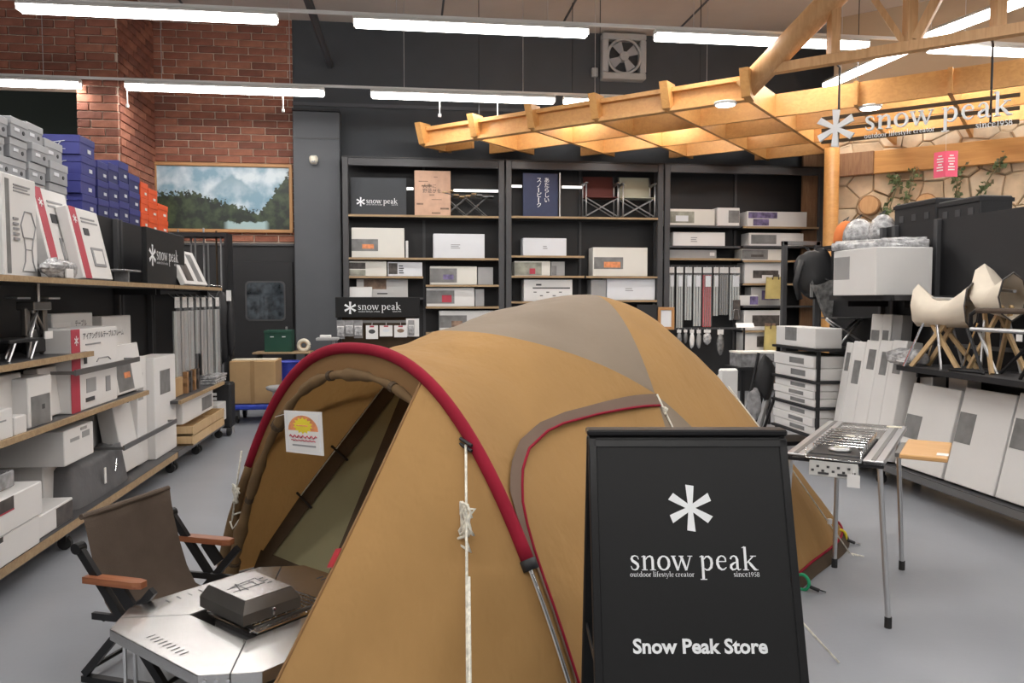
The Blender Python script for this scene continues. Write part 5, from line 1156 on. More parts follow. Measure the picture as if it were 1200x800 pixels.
# ------------------------------------------------------------------ logo rack with carded goods, behind the tent on its left
ry = 9.3
a, b = atY(393, 372, ry), atY(492, 348, ry); w_ = b.x-a.x
t = thing('logo_rack', 'free-standing rack headed by a black board with white star logo', 'rack', ((a.x+b.x)/2, ry+.1, 0))
B((0, -.06, (a.z+b.z)/2), (w_, .04, b.z-a.z), .004).build('header_board', 'sign_black', t)
for sx in (-1, 1): B((sx*(w_/2-.04), .0, b.z/2), (.05, .05, b.z)).build('post', 'black_metal', t)
B((0, .02, a.z/2), (w_-.1, .02, a.z)).build('back_panel', 'tent_brown', t); B((0, -.05, .05), (w_, .4, .08)).build('foot', 'black_metal', t)
p = atY(419, 363, ry); logo(t, face_matrix((p.x-t.location.x, -.082, p.z), (1, 0, 0)), atY(470, 363, ry).x-p.x)
B((0, -.07, a.z-.05), (w_*.9, .02, .03)).build('hook_bar', 'alu_dark', t)
goods = [(395, 404, 397, 'plastic_grey', 'pack'), (404.5, 414.5, 394, 'plastic_grey', 'pack'), (415, 425, 396, 'plastic_grey', 'pack'), (429, 443, 397, 'white', 'card'), (445, 460, 394, 'white', 'card'), (462, 477, 395, 'white', 'card'), (478.5, 485.5, 393, 'plastic_grey', 'pack')]
lbs = ['clear pack hanging under the logo board, nearest the checkout desk', 'clear pack second from the checkout desk under the logo board', 'clear pack beside the grey printed card', 'carded item with a dark oval picture', 'plain white carded item between two pictured cards', 'carded item with an orange brown picture', 'grey striped clear pack beside the orange pictured card']
for i, (x0, x1, yb, mk, kd) in enumerate(goods):
    y_ = ry-.02; aa, bb = atY(x0, yb, y_), atY(x1, 375 if kd == 'pack' else 381, y_); g = thing('carded_pack', lbs[i], 'pack', ((aa.x+bb.x)/2, y_-.02, aa.z), group='carded packs under the logo board')
    wd, h = bb.x-aa.x, bb.z-aa.z
    B((0, 0, h/2), (wd, .012, h), .002).build('card', mk, g); MB().tube([(0, 0, h-.01), (0, .08, a.z-.05-aa.z)], .004, 5).build('hook', 'alu', g)
    if kd == 'pack': B((0, -.012, h*.4), (wd*.8, .02, h*.5), .006).build('blister', 'wrap', g); B((0, -.008, h*.6), (wd*.85, .004, h*.18)).build('label', 'white', g)
    else: MB().prism([(wd*.28*math.cos(q*math.pi/6), h*.55+h*.16*math.sin(q*math.pi/6)) for q in range(12)], .006, .0075, face_matrix((0, 0, 0), (1, 0, 0))).build('picture', ('ink', 'carton_cool', 'print_brown')[i-3], g); B((0, -.008, h*.92), (wd*.35, .003, h*.12)).build('red_tab', 'red_print', g)
p = atY(476, 394, ry+.04); q = atY(491, 373, ry+.04)
tag(B(((p.x+q.x)/2, ry-.0, (p.z+q.z)/2), (q.x-p.x, .006, q.z-p.z)).build('price_board', 'white'), 'white price sheet behind the striped pack under the logo board', 'sheet')
p = atY(384, 399, ry-.28); t = thing('small_shelf_tray', 'small grey tiered tray at the side of the logo rack', 'tray', (p.x+.0, ry-.28, 0))
for i, z in enumerate((p.z+.02, p.z-.14, p.z-.3)): B((.02*i, 0, z), (.24-.03*i, .2, .03), .006).build('tier', 'carton_grey', t); B((.02*i-.02, -.02, z+.03), (.12, .08, .03), .005).build('stock', 'white', t)
B((.06, .02, (p.z)/2), (.03, .03, p.z)).build('stem', 'alu_dark', t); B((.05, 0, .015), (.25, .25, .03)).build('foot', 'black_metal', t)
# ------------------------------------------------------------------ checkout desk corner by the swing door
dy = 10.4
p0, p1 = atY(355, 421, dy), atY(420, 421, dy)
t = thing('checkout_desk', 'dark checkout desk with a pale counter top by the grey column', 'desk', ((p0.x+p1.x)/2, dy+.3, 0)); w_ = p1.x-p0.x
B((0, 0, p0.z-.03), (w_, .62, .05), .006).build('counter_top', 'carton_cool', t); B((.02, .02, (p0.z-.06)/2), (w_-.08, .55, p0.z-.06)).build('cabinet', 'black', t)
for i in range(3): B((-w_/4+w_/4*i, -.262, (p0.z-.1)/2+.02), (w_/4-.03, .02, p0.z-.2)).build('front_board', 'shelf_black', t)
for i, (dx, mk) in enumerate(((-.2, 'white'), (.1, 'white'), (.3, 'carton_grey'))): tag(B((t.location.x+dx, dy+.2+.05*i, p0.z+.008+.0), (.26, .2, .022), .004).build('paper_stack', mk), ['paper stack at the end of the pale counter', 'paper stack in the middle of the pale counter', 'grey folder on the pale counter'][i], 'papers')
qy = 11.35
p = atY(322, 412, qy); t = thing('side_table', 'small wooden board table with a green crate before the swing door', 'table', (p.x, qy, 0))
B((.12, 0, p.z-.01), (.78, .4, .025), .004).build('board', 'shelf_wood', t)
for s in (-1, 1): B((.12+s*.33, 0, (p.z-.03)/2), (.04, .3, p.z-.03)).build('leg', 'black_metal', t)
t = thing('green_crate', 'dark green plastic crate on the small board table', 'crate', (p.x+.06, qy+.05, p.z+.004))
w_ = .36
for sx, sy, a_, b_ in ((0, -.13, w_, .015), (0, .13, w_, .015), (-w_/2, 0, .015, .26), (w_/2, 0, .015, .26)): B((sx, sy, .15), (a_, b_, .3), .003).build('crate_side', 'crate_green', t)
B((0, 0, .01), (w_, .26, .02)).build('crate_floor', 'crate_green', t); B((0, -.14, .28), (w_+.02, .02, .03)).build('rim', 'crate_green', t)
for s in (-1, 1): B((s*.08, -.139, .21), (.05, .004, .014)).build('sticker', 'white', t)
t = thing('tape_roll', 'cream ball of packing tape on the small board table', 'tape', (p.x+.40, qy-.02, p.z+.004)); MB().tube([(.07*math.cos(q*math.pi/8), 0, .085+.07*math.sin(q*math.pi/8)) for q in range(17)], .028, 8, False).build('tape', 'ivory', t, True); MB().tube([(.05*math.cos(q*math.pi/8), .0, .085+.05*math.sin(q*math.pi/8)) for q in range(17)], .015, 6, False).build('core', 'kraft', t, True)
p = atY(335, 440, 10.5); t = thing('waste_bin', 'blue plastic waste bin beside the kraft carton', 'bin', (p.x+.03, 10.55, 0)); zt = atY(335, 424, 10.5).z
MB().lathe([(.10, 0), (.12, zt*.5), (.145, zt-.02), (.15, zt), (.13, zt-.005), (.10, .05)], (0, 0, 0), 18).build('bin_body', 'bin_blue', t, True); MB().tube([(.15*math.cos(q*math.pi/10), .15*math.sin(q*math.pi/10), zt) for q in range(21)], .012, 6, False).build('rim', 'bin_blue', t, True)
p = atY(330, 452, 9.4); t = thing('stool', 'grey oval topped stool before the kraft carton', 'stool', (p.x, 9.4, 0)); MB().lathe([(.10, p.z-.07), (.17, p.z-.04), (.18, p.z-.01), (.16, p.z)], (0, 0, 0), 18).build('seat', 'carton_grey', t, True)
for g in range(4): MB().tube([(.1*math.cos(g*1.57+.7), .1*math.sin(g*1.57+.7), p.z-.05), (.17*math.cos(g*1.57+.7), .17*math.sin(g*1.57+.7), 0)], .012, 6).build('leg', 'alu', t)
ky = 9.75
a, b = atY(269, 474, ky), atY(322, 423, ky); w_, h = b.x-a.x, b.z-a.z
t = thing('platform_trolley', 'blue flat platform trolley under the kraft carton', 'trolley', ((a.x+b.x)/2+.05, ky+.28, 0))
B((0, 0, a.z-.035), (w_+.22, .62, .06), .015).build('platform', 'trolley_blue', t)
for sx in (-1, 1):
    for sy in (-1, 1): MB().tube([(sx*w_*.45-.015, sy*.22, .05), (sx*w_*.45+.015, sy*.22, .05)], .05, 12).build('caster', 'rubber', t); B((sx*w_*.45, sy*.22, (.05+a.z-.065)/2), (.05, .05, a.z-.115)).build('caster_fork', 'alu_dark', t)
t = thing('kraft_carton', 'large brown kraft cardboard carton on the blue trolley', 'box', ((a.x+b.x)/2, ky+.27, a.z+.001))
B((0, 0, h/2), (w_, .5, h), .008).build('carton_body', 'kraft', t); B((-.01, 0, h+.004), (w_*.97, .2, .012), .003).build('top_flap', 'ivory', t); B((0, -.252, h/2), (.05, .003, h)).build('tape', 'kraft_dark', t)

p = atY(873, 383, 9.6); t = thing('price_stand', 'small white price card on a slim black stand behind the tent', 'price card', (p.x, 9.6, 0))
MB().box((0, 0, p.z+.02), (.24, .006, .07), (R(-35), 0, 0)).build('card', 'white', t); MB().tube([(0, .02, 0), (0, .02, p.z)], .012, 6).build('pole', 'black_metal', t); B((0, .02, .01), (.25, .25, .02)).build('foot', 'black_metal', t)
# ================================================================== THE TENT
TM = Vector((-.216, 3.421, 0)); TS = Vector((.6455, -.7638, 0)).normalized(); TD = Vector((.7638, .6455, 0)).normalized()
def tp(a, s, z): p = TM+TD*a+TS*s; return Vector((p.x, p.y, z))
def herm(tab, x):
    X = [q[0] for q in tab]; Yv = [q[1] for q in tab]; n = len(tab); i = 0
    while i < n-2 and x > X[i+1]: i += 1
    def g(k):
        if k == 0: return (Yv[1]-Yv[0])/(X[1]-X[0])
        if k == n-1: return (Yv[-1]-Yv[-2])/(X[-1]-X[-2])
        h0, h1 = X[k]-X[k-1], X[k+1]-X[k]; return ((Yv[k+1]-Yv[k])/h1*h0+(Yv[k]-Yv[k-1])/h0*h1)/(h0+h1)
    h = X[i+1]-X[i]; t = (x-X[i])/h
    return (2*t**3-3*t*t+1)*Yv[i]+(t**3-2*t*t+t)*h*g(i)+(-2*t**3+3*t*t)*Yv[i+1]+(t**3-t*t)*h*g(i+1)
HT = [(0,1.28),(.3,1.30),(.65,1.365),(1.1,1.475),(1.5,1.525),(1.75,1.515),(2.1,1.37),(2.5,1.09),(3.0,.66),(3.6,0)]
WT = [(0,1.235),(1.2,1.2),(2.1,1.145),(2.95,1.04),(3.6,.6)]
TA = 3.6
def tz(a, sg): return max(0, herm(HT, a))*(1-min(1, abs(sg))**2.35)
def fold(a, sg): return .008*math.sin(9*a+7*sg)*math.sin(11*sg-3*a) + .0045*math.sin(23*a-15*sg)*math.sin(5*sg+a) + .0025*math.sin(37*a+31*sg)
def P1(g): return .57+.64*(g/.6)**(2.1 if g < .6 else 1.6)
def P2(g): return 1.62-.41*(g/.6)**1.0
tent = thing('dome_tent', 'large ochre dome tent with taupe roof panel and red arch sleeve', 'tent', tp(1.6, 0, 0))
SG = sorted(set([math.sin(R(90*k/44)) for k in range(-44, 45)] + [.6, -.6]))
def tent_panel(seg, name, mk, na):
    rows = []
    for sg in SG:
        g = abs(sg); lo, hi = min(P1(g), P2(g)), max(P1(g), P2(g)); lo, hi = (0, lo) if seg == 0 else (lo, hi) if seg == 1 else (hi, TA); row = []
        for i in range(na+1):
            t = i/na; a = lo+(hi-lo)*t; z = tz(a, sg); sag = (.032, .018, .03)[seg]*math.sin(math.pi*t)*(1-g**3)*(hi-lo)
            if z > .05: z += fold(a, sg)*(1 if seg != 1 else 1.2)*math.sin(math.pi*min(1, t*1.0)) - sag
            row.append(tp(a, sg*herm(WT, a), max(0.002, z)))
        rows.append(row)
    return MB().grid(rows).build(name, mk, tent, True, world=True)
tent_panel(0, 'front_fly_panel', 'tent_yellow', 22); tent_panel(1, 'roof_panel', 'tent_taupe', 12); tent_panel(2, 'rear_fly_panel', 'tent_yellow', 36)
# side door: taupe band with red zip
def resample(L, n):
    L = [Vector(p) for p in L]; d = [0]
    for i in range(1, len(L)): d.append(d[-1]+(L[i]-L[i-1]).length)
    out = []
    for k in range(n):
        x = d[-1]*k/(n-1); i = 0
        while i < len(L)-2 and x > d[i+1]: i += 1
        out.append(L[i].lerp(L[i+1], (x-d[i])/max(1e-9, d[i+1]-d[i])))
    return out
st_o = [(1.211,.722),(.998,.703),(.787,.686),(.562,.672),(.39,.675),(.24,.706),(.127,.76),(.06,.817),(.034,.88),(.03,.927),(.03,.985),(.028,1.09),(.026,1.19)]
st_i = [(1.189,.755),(.953,.734),(.75,.714),(.526,.701),(.409,.705),(.259,.735),(.16,.787),(.095,.849),(.065,.9),(.05,.95),(.045,1.0),(.042,1.1),(.04,1.2)]
def surf(a, s, off):
    w_ = herm(WT, a); sg = s/w_; e = .01
    p = tp(a, s, tz(a, sg)); pa = tp(a+e, s, tz(a+e, s/herm(WT, a+e))); ps = tp(a, s+e, tz(a, (s+e)/w_)); n = (pa-p).cross(ps-p).normalized()
    if n.z < 0: n = -n
    return p+n*off
for sd in (1, -1):
    O = resample([(a, s*sd, 0) for a, s in st_o], 30); I = resample([(a, s*sd, 0) for a, s in st_i], 30)
    rows = [[surf(o.x+(i_.x-o.x)*k/3, o.y+(i_.y-o.y)*k/3, .008) for k in range(4)] for o, i_ in zip(O, I)]
    b_ = MB().grid(rows).build('door_band', 'tent_stripe', tent, True, world=True); MB().tube([r[-1] for r in rows], .006, 6).build('zip_piping', 'tent_red', b_, True, world=True)
# hem: red piping and dark skirt
for sd in (1, -1):
    top = []; bot = []; 
    for k in range(50):
        a = 1.25+1.80*k/49; w_ = herm(WT, a); h = herm(HT, a); sg = (1-min(.9, .065/max(h, .12)))**(1/2.35)
        top.append(surf(a, sd*sg*w_, .006)); q = tp(a, sd*(w_+.012), .003); bot.append(q)
    hm = MB().grid([top, bot]).build('skirt', 'tent_brown', tent, True, world=True); MB().tube(top, .007, 6).build('hem_piping', 'tent_red', hm, True, world=True)
# arch pole in its red sleeve
def arch(s, off=0, n=2.4): w_ = 1.235-off; return (s, (1.28-off)*(1-min(1, abs(s)/w_)**n))
def arch_path(s0, s1, off=0, a=0, n=40):
    th0 = math.asin(max(-1, min(1, s0/(1.235-off)))); th1 = math.asin(max(-1, min(1, s1/(1.235-off))))
    return [tp(a, *arch((1.235-off)*math.sin(th0+(th1-th0)*k/n), off)) for k in range(n+1)]
MB().tube(arch_path(-.935, .972, -.01, -.005), .0245, 12).build('arch_sleeve', 'tent_red', tent, True, world=True)
MB().tube(arch_path(.955, 1.2349, -.012, -.012, 16), .0095, 8).build('arch_pole', 'chrome', tent, True, world=True); MB().tube(arch_path(-1.2349, -.92, .0, -.01, 16), [.036]*12+[.032, .03, .027, .024, .022], 10).build('pole_sleeve', 'tent_roll', tent, True, world=True)
e = arch_path(.966, .985, -.01, -.005, 2); MB().tube(e, .03, 12).build('sleeve_cuff', 'black', tent, True, world=True)
# rolled-up door tied under the arch
pth = arch_path(-1.12, .46, .105, -.02, 48); rr = [.022+.014*max(0, 1-i/16)+.006*math.sin(i*.9)+.004*math.sin(i*2.3) for i in range(len(pth))]
for i in range(len(pth)-8, len(pth)): rr[i] *= .75
ro = MB().tube(pth, rr, 12).build('rolled_door', 'tent_roll', tent, True, world=True)
for i in (4, 13, 22, 33, 43): MB().tube([pth[i]-(pth[i+1]-pth[i])*.25, pth[i]+(pth[i+1]-pth[i])*.25], rr[i]+.006, 10).build('toggle_loop', 'tent_brown', ro, world=True)
rows = [[tp(-.004-.004*k, *arch(s*(1-.03*k), .012+.045*k)) for k in range(3)] for s in [1.2*math.sin(R(-88+176*j/40)) for j in range(41)]]
MB().grid(rows).build('arch_facing', 'tent_tan', tent, True, world=True)
# right front door panel staked forward
T0 = .42; Fp = tp(-1.106, .738, .004); rows = []
for j in range(25):
    u = j/24; th = math.asin(T0/1.235)+(math.pi/2-math.asin(T0/1.235))*u; A = tp(-.01, *arch(1.234*math.sin(th))); G = Fp.lerp(tp(-.01, 1.234, .004), u)
    rows.append([A.lerp(G, k/20) + (TD*.05)*math.sin(math.pi*k/20)*math.sin(math.pi*u)*1 + TD*(.012*math.sin(k*.22+j*1.1)+.006*math.sin(j*2.3-k*.1))*math.sin(math.pi*k/20) for k in range(21)])
fp = MB().grid(rows).build('front_door_panel', 'tent_yellow', tent, True, world=True)
e0, e1 = rows[0][0], rows[0][-1]
MB().tube([r for r in rows[0]], .005, 6).build('edge_binding', 'tent_tan', fp, True, world=True)
c = e0.lerp(e1, .47); d_ = (e1-e0).normalized()
MB().bar(c-d_*.035-TS*.012, c+d_*.035-TS*.012, .03, .004, TD).build('red_tab', 'pole_red', fp, world=True)
# inner tent seen through the opening
def ip(s, z, f=0): return tp(.15+.5*z-f, s, z)
def fl(z): a = .15+.5*z; return herm(WT, a)*max(0, 1-z/herm(HT, a))**(1/2.35)-.03
ZL = [.10+1.02*k/16 for k in range(17)]
def lf(z): return min(1.13-.58*z, fl(z)-.07)
MB().grid([[ip(-fl(.03)+2*fl(.03)*j/8, z, .004) for j in range(9)] for z in (.004, .05, .105)]).build('inner_tub', 'tent_brown', tent, True, world=True)
iw = MB().grid([[ip(-lf(z)+2*lf(z)*j/16, z) for j in range(17)] for z in ZL]).build('inner_wall', 'tent_olive', tent, True, world=True)
for sd in (-1, 1):
    MB().grid([[ip(sd*(lf(z)-.015), z, .012), ip(sd*max(lf(z)-.015, min(lf(z)+.13, fl(z))), z, .012)] for z in ZL]).build('inner_edge_band', 'tent_brown', iw, True, world=True)
    MB().grid([[ip(sd*(.55-.06*z), z, .012), ip(sd*(.43-.05*z), z, .012)] for z in ZL]).build('door_seam_band', 'tent_brown', iw, True, world=True)
MB().tube([ip(-lf(z)-.10, z, .03) for z in ZL[5:16]], .004, 5).build('inner_guy_cord', 'rope', tent, True, world=True)
for z in (.40, .66): MB().tube([ip(-lf(z)-.14, z+.03, .03), ip(-lf(z)+.04, z-.02, .03)], .007, 6).build('fastener', 'black', tent, world=True)
MB().add([tp(.05, -1.12, .006), tp(.05, 1.12, .006), tp(2.9, .98, .006), tp(2.9, -.98, .006), tp(.05, -1.12, .012), tp(.05, 1.12, .012), tp(2.9, .98, .012), tp(2.9, -.98, .012)], [(0,3,2,1),(4,5,6,7),(0,1,5,4),(1,2,6,5),(2,3,7,6),(3,0,4,7)]).build('groundsheet', 'tent_brown', tent, world=True)
# guy ropes with knots
def rope(path, r=.0048, name='guy_rope'): return MB().tube(path, r, 6).build(name, 'rope', tent, True, world=True)
def knot(p, s, seed, par):
    rn = random.Random(seed); path = []
    for k in range(22): g = k*1.25; path.append(p+TS*math.cos(g)*s*(.5+.5*rn.random())+Vector((0, 0, math.sin(g*.8)*s*1.3-.4*s*(k/22)))+TD*(-.008+.012*rn.random()))
    MB().tube(path, .0055, 5).build('knot', 'rope', par, True, world=True)
aR = tp(-.035, *arch(.69)); gR = atZ(549, 980, .004)
k1 = aR.lerp(gR, .23); o = rope([aR, k1, aR.lerp(gR, .55), gR]); knot(k1, .042, 1, o); MB().tube([k1+TS*.01*math.sin(q)*(1.5+q*.5)+Vector((0, 0, -.03-.012*q))-TD*.012 for q in range(8)]+[k1-TS*.02+Vector((0, 0, -.05))], .0055, 5).build('loose_loop', 'rope', o, True, world=True)
k2 = aR.lerp(gR, .40); MB().tube([k2+TS*.010, gR+TS*.012], .0055, 6).build('rope_tail', 'rope', o, True, world=True)
for k in range(2): MB().tube([aR-TS*.03+Vector((0, 0, .02-.02*k)), aR+TS*.03+Vector((0, 0, -.0-.02*k))], .007, 6).build('rope_hitch', 'black', o, world=True)
aL = tp(-.085, *arch(-.86)); gL = tp(-.42, -1.17, .01); gL = atZ(264, 671, .01)+Vector((0, -.01, 0))
k1 = aL.lerp(gL, .32); o = rope([aL, k1, gL]); knot(k1, .034, 2, o); k2 = aL.lerp(gL, .5); MB().tube([k2, k2+Vector((.03, -.02, .015)), k2+Vector((.075, -.02, .025)), k2+Vector((.03, -.02, -.03)), k2+Vector((.0, -.01, -.07)), k2+Vector((-.012, -.01, -.03))], .005, 5).build('loose_end', 'rope', o, True, world=True)
Nn = surf(1.205, .725, .012); gN = Nn+TS*.36+Vector((0, 0, -.62))-TD*.0
o = rope([Nn, Nn.lerp(gN, .3), gN], .0045); knot(Nn.lerp(gN, .12), .014, 3, o); c = Nn.lerp(gN, .30); MB().box(tuple(c), (.03, .02, .045)).build('tensioner', 'white', o, world=True)
gp = tp(1.2, 1.62, .004); rope([gN, gp], .0045)
aB = surf(2.02, .68, .012); hB = tp(2.62, 1.17, .02); o = rope([aB, aB.lerp(hB, .5)+TS*.02, hB], .004); c = aB.lerp(hB, .80); MB().box(tuple(c+TS*.02), (.022, .016, .03)).build('tensioner', 'white', o, world=True)
for k in range(3): MB().tube([hB+TS*.01, hB+TS*(.03+.02*k)+TD*(.03*k-.03)+Vector((0, 0, .0-.006*k))], .004, 5).build('rope_tail', 'rope', o, world=True)
# peg loops and straps
for (px, py, mk) in ((938, 684, 'green_web'), (983, 630, 'yellow_web')):
    p = atZ(px, py, .03)-TD*.0; loop = [p+TS*(.035*math.cos(g)+.01)+Vector((0, 0, .04*math.sin(g)+.012)) for g in [2*math.pi*k/14 for k in range(15)]]
    o = MB().tube(loop, .009, 6, False).build('peg_loop', mk, tent, True, world=True); MB().tube([p+TS*.035, p+TS*.09+TD*.02-Vector((0, 0, .018))], .010, 6).build('peg_strap', 'black', o, world=True); MB().tube([p+TS*.09+TD*.02-Vector((0, 0, .018)), p+TS*.12+TD*.03-Vector((0, 0, .024))], .007, 6).build('peg_ring', 'chrome', o, world=True)
# sale notice hanging from the arch
PL = tp(-.10, 0, 0); cs = [atPl(x, y, PL, TD) for x, y in ((336, 529), (380, 534), (385, 484), (343, 481))]
ux = (cs[1]-cs[0]).normalized(); uy = (cs[3]-cs[0]); w_ = (cs[1]-cs[0]).length; uy = (uy-ux*uy.dot(ux)); h = uy.length; uy.normalize()
t = thing('sale_notice', 'white paper notice with yellow starburst and red script in the tent opening', 'notice', cs[0]); FMn = rootM(t).inverted() @ face_matrix(cs[0], ux, uy)
def slab(x0, y0, x1, y1, z0, z1, mk, nm): return MB().prism([(x0, y0), (x1, y0), (x1, y1), (x0, y1)], z0, z1, FMn).build(nm, mk, t)
slab(0, 0, w_, h, 0, .003, 'white', 'sheet'); slab(.06*w_, .06*h, .94*w_, .94*h, .003, .0035, 'carton_cool', 'border'); slab(.08*w_, .07*h, .92*w_, .93*h, .0035, .004, 'white', 'field')
cx, cy = .50*w_, .66*h
MB().prism([(cx+(.40*w_)*math.cos(R(q)), cy-.12*h+(.36*h)*math.sin(R(q))) for q in range(0, 181, 15)], .004, .0045, FMn).build('orange_fan', 'orange_print', t)
MB().prism([(cx+(.27 if k % 2 else .20)*w_*math.cos(k*math.pi/14), cy+(.20 if k % 2 else .145)*h*math.sin(k*math.pi/14)) for k in range(28)], .0045, .005, FMn).build('starburst', 'yellow_print', t)
MB().tube([FMn @ Vector((w_*(.14+.72*k/24), h*(.40+.03*math.sin(k*1.7)), .006)) for k in range(25)], .003, 4).build('red_script', 'red_print', t)
MB().tube([FMn @ Vector((w_*(.18+.64*k/20), h*(.31+.012*math.sin(k*2.1)), .006)) for k in range(21)], .0022, 4).build('red_script', 'red_print', t); slab(.2*w_, .17*h, .82*w_, .21*h, .004, .005, 'ink_soft', 'print_line'); slab(.34*w_, .645*h, .64*w_, .675*h, .005, .006, 'orange_print', 'star_word')
q = FMn @ Vector((w_*.32, h, 0)); r_ = rootM(t).inverted() @ tp(-.05, *arch(-.60, .09)); MB().tube([q, r_], .0015, 4).build('thread', 'white', t)
# ================================================================== A-BOARD
ct = Vector((0, 0, EYE)) + (FW + RT*((803-600)/FPX) + UP*((400-507)/FPX))*2.27
XH = RT.copy(); BK = Vector((FW.x, FW.y, 0)).normalized()       # board runs across the view, leans towards the shop front
SW, ztop = .566, ct.z; lean = .34
t = thing('sidewalk_sign', 'black folding sign board with white star logo and store name', 'sign', (ct.x, ct.y, 0), math.atan2(XH.y, XH.x))
SLn = math.hypot(ztop, ztop*lean); dn = Vector((0, -lean, -1)).normalized(); nr = Vector((0, -1, lean)).normalized()
for sg, nm in ((1, 'front_panel'), (-1, 'rear_panel')):
    ln_ = lean if sg > 0 else .17; SL0 = math.hypot(ztop, ztop*ln_); d2 = Vector((0, -ln_*sg, -1)).normalized(); n2 = Vector((0, -sg, ln_)).normalized(); top = Vector((0, -.012*sg, ztop))
    c = top+d2*SL0*.5; ux = Vector((1, 0, 0)); mx = Matrix((ux, -d2, n2 if sg > 0 else n2)).transposed()
    if mx.determinant() < 0: mx = Matrix((ux, d2*-1, -n2)).transposed()
    p = MB().bbox(c, (SW, SL0-.02, .022), .004, mx).build(nm, 'sign_black', t)
    for (cx_, cy_, wx, wy) in ((0, SL0/2-.03, SW, .022), (-SW/2+.012, 0, .022, SL0-.03), (SW/2-.012, 0, .022, SL0-.03), (0, -SL0/2+.03, SW, .022)):
        q = c+ux*cx_-d2*cy_+n2*.011; MB().bbox(q, (wx, wy, .008), .003, mx).build('frame_rail', 'black_gloss', p)
B((0, 0, ztop+.004), (SW+.006, .06, .018), .006).build('top_hinge', 'black_gloss', t)
for sg in (-1, 1): MB().bar((sg*SW*.48, -ztop*lean*.55, ztop*.45), (sg*SW*.48, ztop*.17*.55, ztop*.45), .004, .02).build('stay_strap', 'black', t)
topw = rootM(t) @ Vector((0, -.012, ztop)); nw = rootM(t).to_3x3() @ nr; pw = topw+nw*.0125; upw = (rootM(t).to_3x3() @ -dn)
iv = rootM(t).inverted()
a = atPl(738, 668, pw, nw); b = atPl(889, 668, pw, nw); W = (b-a).length
Mx = iv @ face_matrix(a, XH, upw); h = W/word_width('snow peak')
mb = MB(); add_word(mb, 'snow peak', 0, 0, h, Mx, .0012); mb.build('lettering', 'letter_white', t)
mb = MB(); tt = 'outdoor lifestyle creator'; hh = W*.50/word_width(tt); add_word(mb, tt, 0, -h*.42, hh, Mx, .0012); mb.build('tagline_lettering', 'letter_white', t); mb = MB(); tt = 'since1958'; add_word(mb, tt, W*1.005-hh*1.08*word_width(tt), -h*.42, hh*1.08, Mx, .0012); mb.build('year_lettering', 'letter_white', t)
c = atPl(809, 595, pw, nw); r_ = (atPl(834, 595, pw, nw)-atPl(784, 595, pw, nw)).length/2*1.05
mb = MB(); add_star(mb, 0, 0, r_, iv @ face_matrix(c, XH, upw), .0012); mb.build('star_emblem', 'letter_white', t)
a = atPl(742, 765, pw, nw); b = atPl(900, 765, pw, nw); W2 = (b-a).length
Mt = iv @ face_matrix(a+nw*.001, XH, upw)
o = text('Snow Peak Store', 1.0, 'letter_white', 'store_lettering', t, Matrix.Identity(4), .03); xs = [v.co.x for v in o.data.vertices]; k = W2/(max(xs)-min(xs)); x0 = min(xs)
o.data.transform(Mt @ Matrix.Diagonal((k, k*.98, k, 1)) @ Matrix.Translation((-x0, 0, 0)))
# ================================================================== FIRE-PIT TABLE WITH GRILL
JC, JR, JE, JH, JZ = Vector((-.555, 2.94, 0)), .49, .095, .25, .35
t = thing('fire_pit_table', 'octagonal stainless steel table of four plates around a grill', 'table', JC)
for k in range(4):
    g = R(90*k); rot = Matrix.Rotation(g, 4, 'Z'); e = .0025
    poly = [(-JR, -e), (-JR, -JE), (-JE, -JR), (-e, -JR), (-e, -JH), (-JH, -e)]
    poly = poly[::-1]
    pl = MB().prism(poly, JZ-.004, JZ, rot).build('steel_plate', 'steel', t)
    m = MB(); out = [(-JR, -e), (-JR, -JE), (-JE, -JR), (-e, -JR)]
    for i in range(3):
        p0, p1 = Vector((*out[i], JZ-.021)), Vector((*out[i+1], JZ-.021)); m.bar(rot @ p0, rot @ p1, .004, .036)
    m.build('folded_rim', 'steel', pl)
    m = MB()
    for i in range(3):                         # rivet studs on the end lips
        q = rot @ Vector((-JE*.8+.035*i, -JR-.003, JZ-.02)); m.tube([q, q+(rot.to_3x3() @ Vector((0, -.003, 0)))], .006, 8)
    m.build('rivet', 'chrome', pl)
    for i in range(9):                         # pressed slots along the diagonal edge
        f = .30+.05*i if k != 3 else .12+.085*i
        q = Vector((-JR+.02, -JE, 0)).lerp(Vector((-JE, -JR+.02, 0)), f)+Vector((.028, .028, 0)); d2 = Vector((1, 1, 0)).normalized()
        MB().bar(rot @ (q-d2*.016+Vector((0, 0, JZ+.0006))), rot @ (q+d2*.016+Vector((0, 0, JZ+.0006))), .004, .001).build('slot', 'ink', pl)
    for s in (-1, 1):
        q = rot @ Vector((-JR+.03, s*.05, 0)); MB().tube([(q.x, q.y, .003), (q.x, q.y, JZ-.006)], .007, 8).build('leg', 'chrome', t)
    m = MB(); q0, q1 = rot @ Vector((-JH, 0, JZ-.045)), rot @ Vector((0, -JH, JZ-.045)); m.bar(q0, q1, .004, .085); m.build('inner_rim', 'steel_dark', pl)
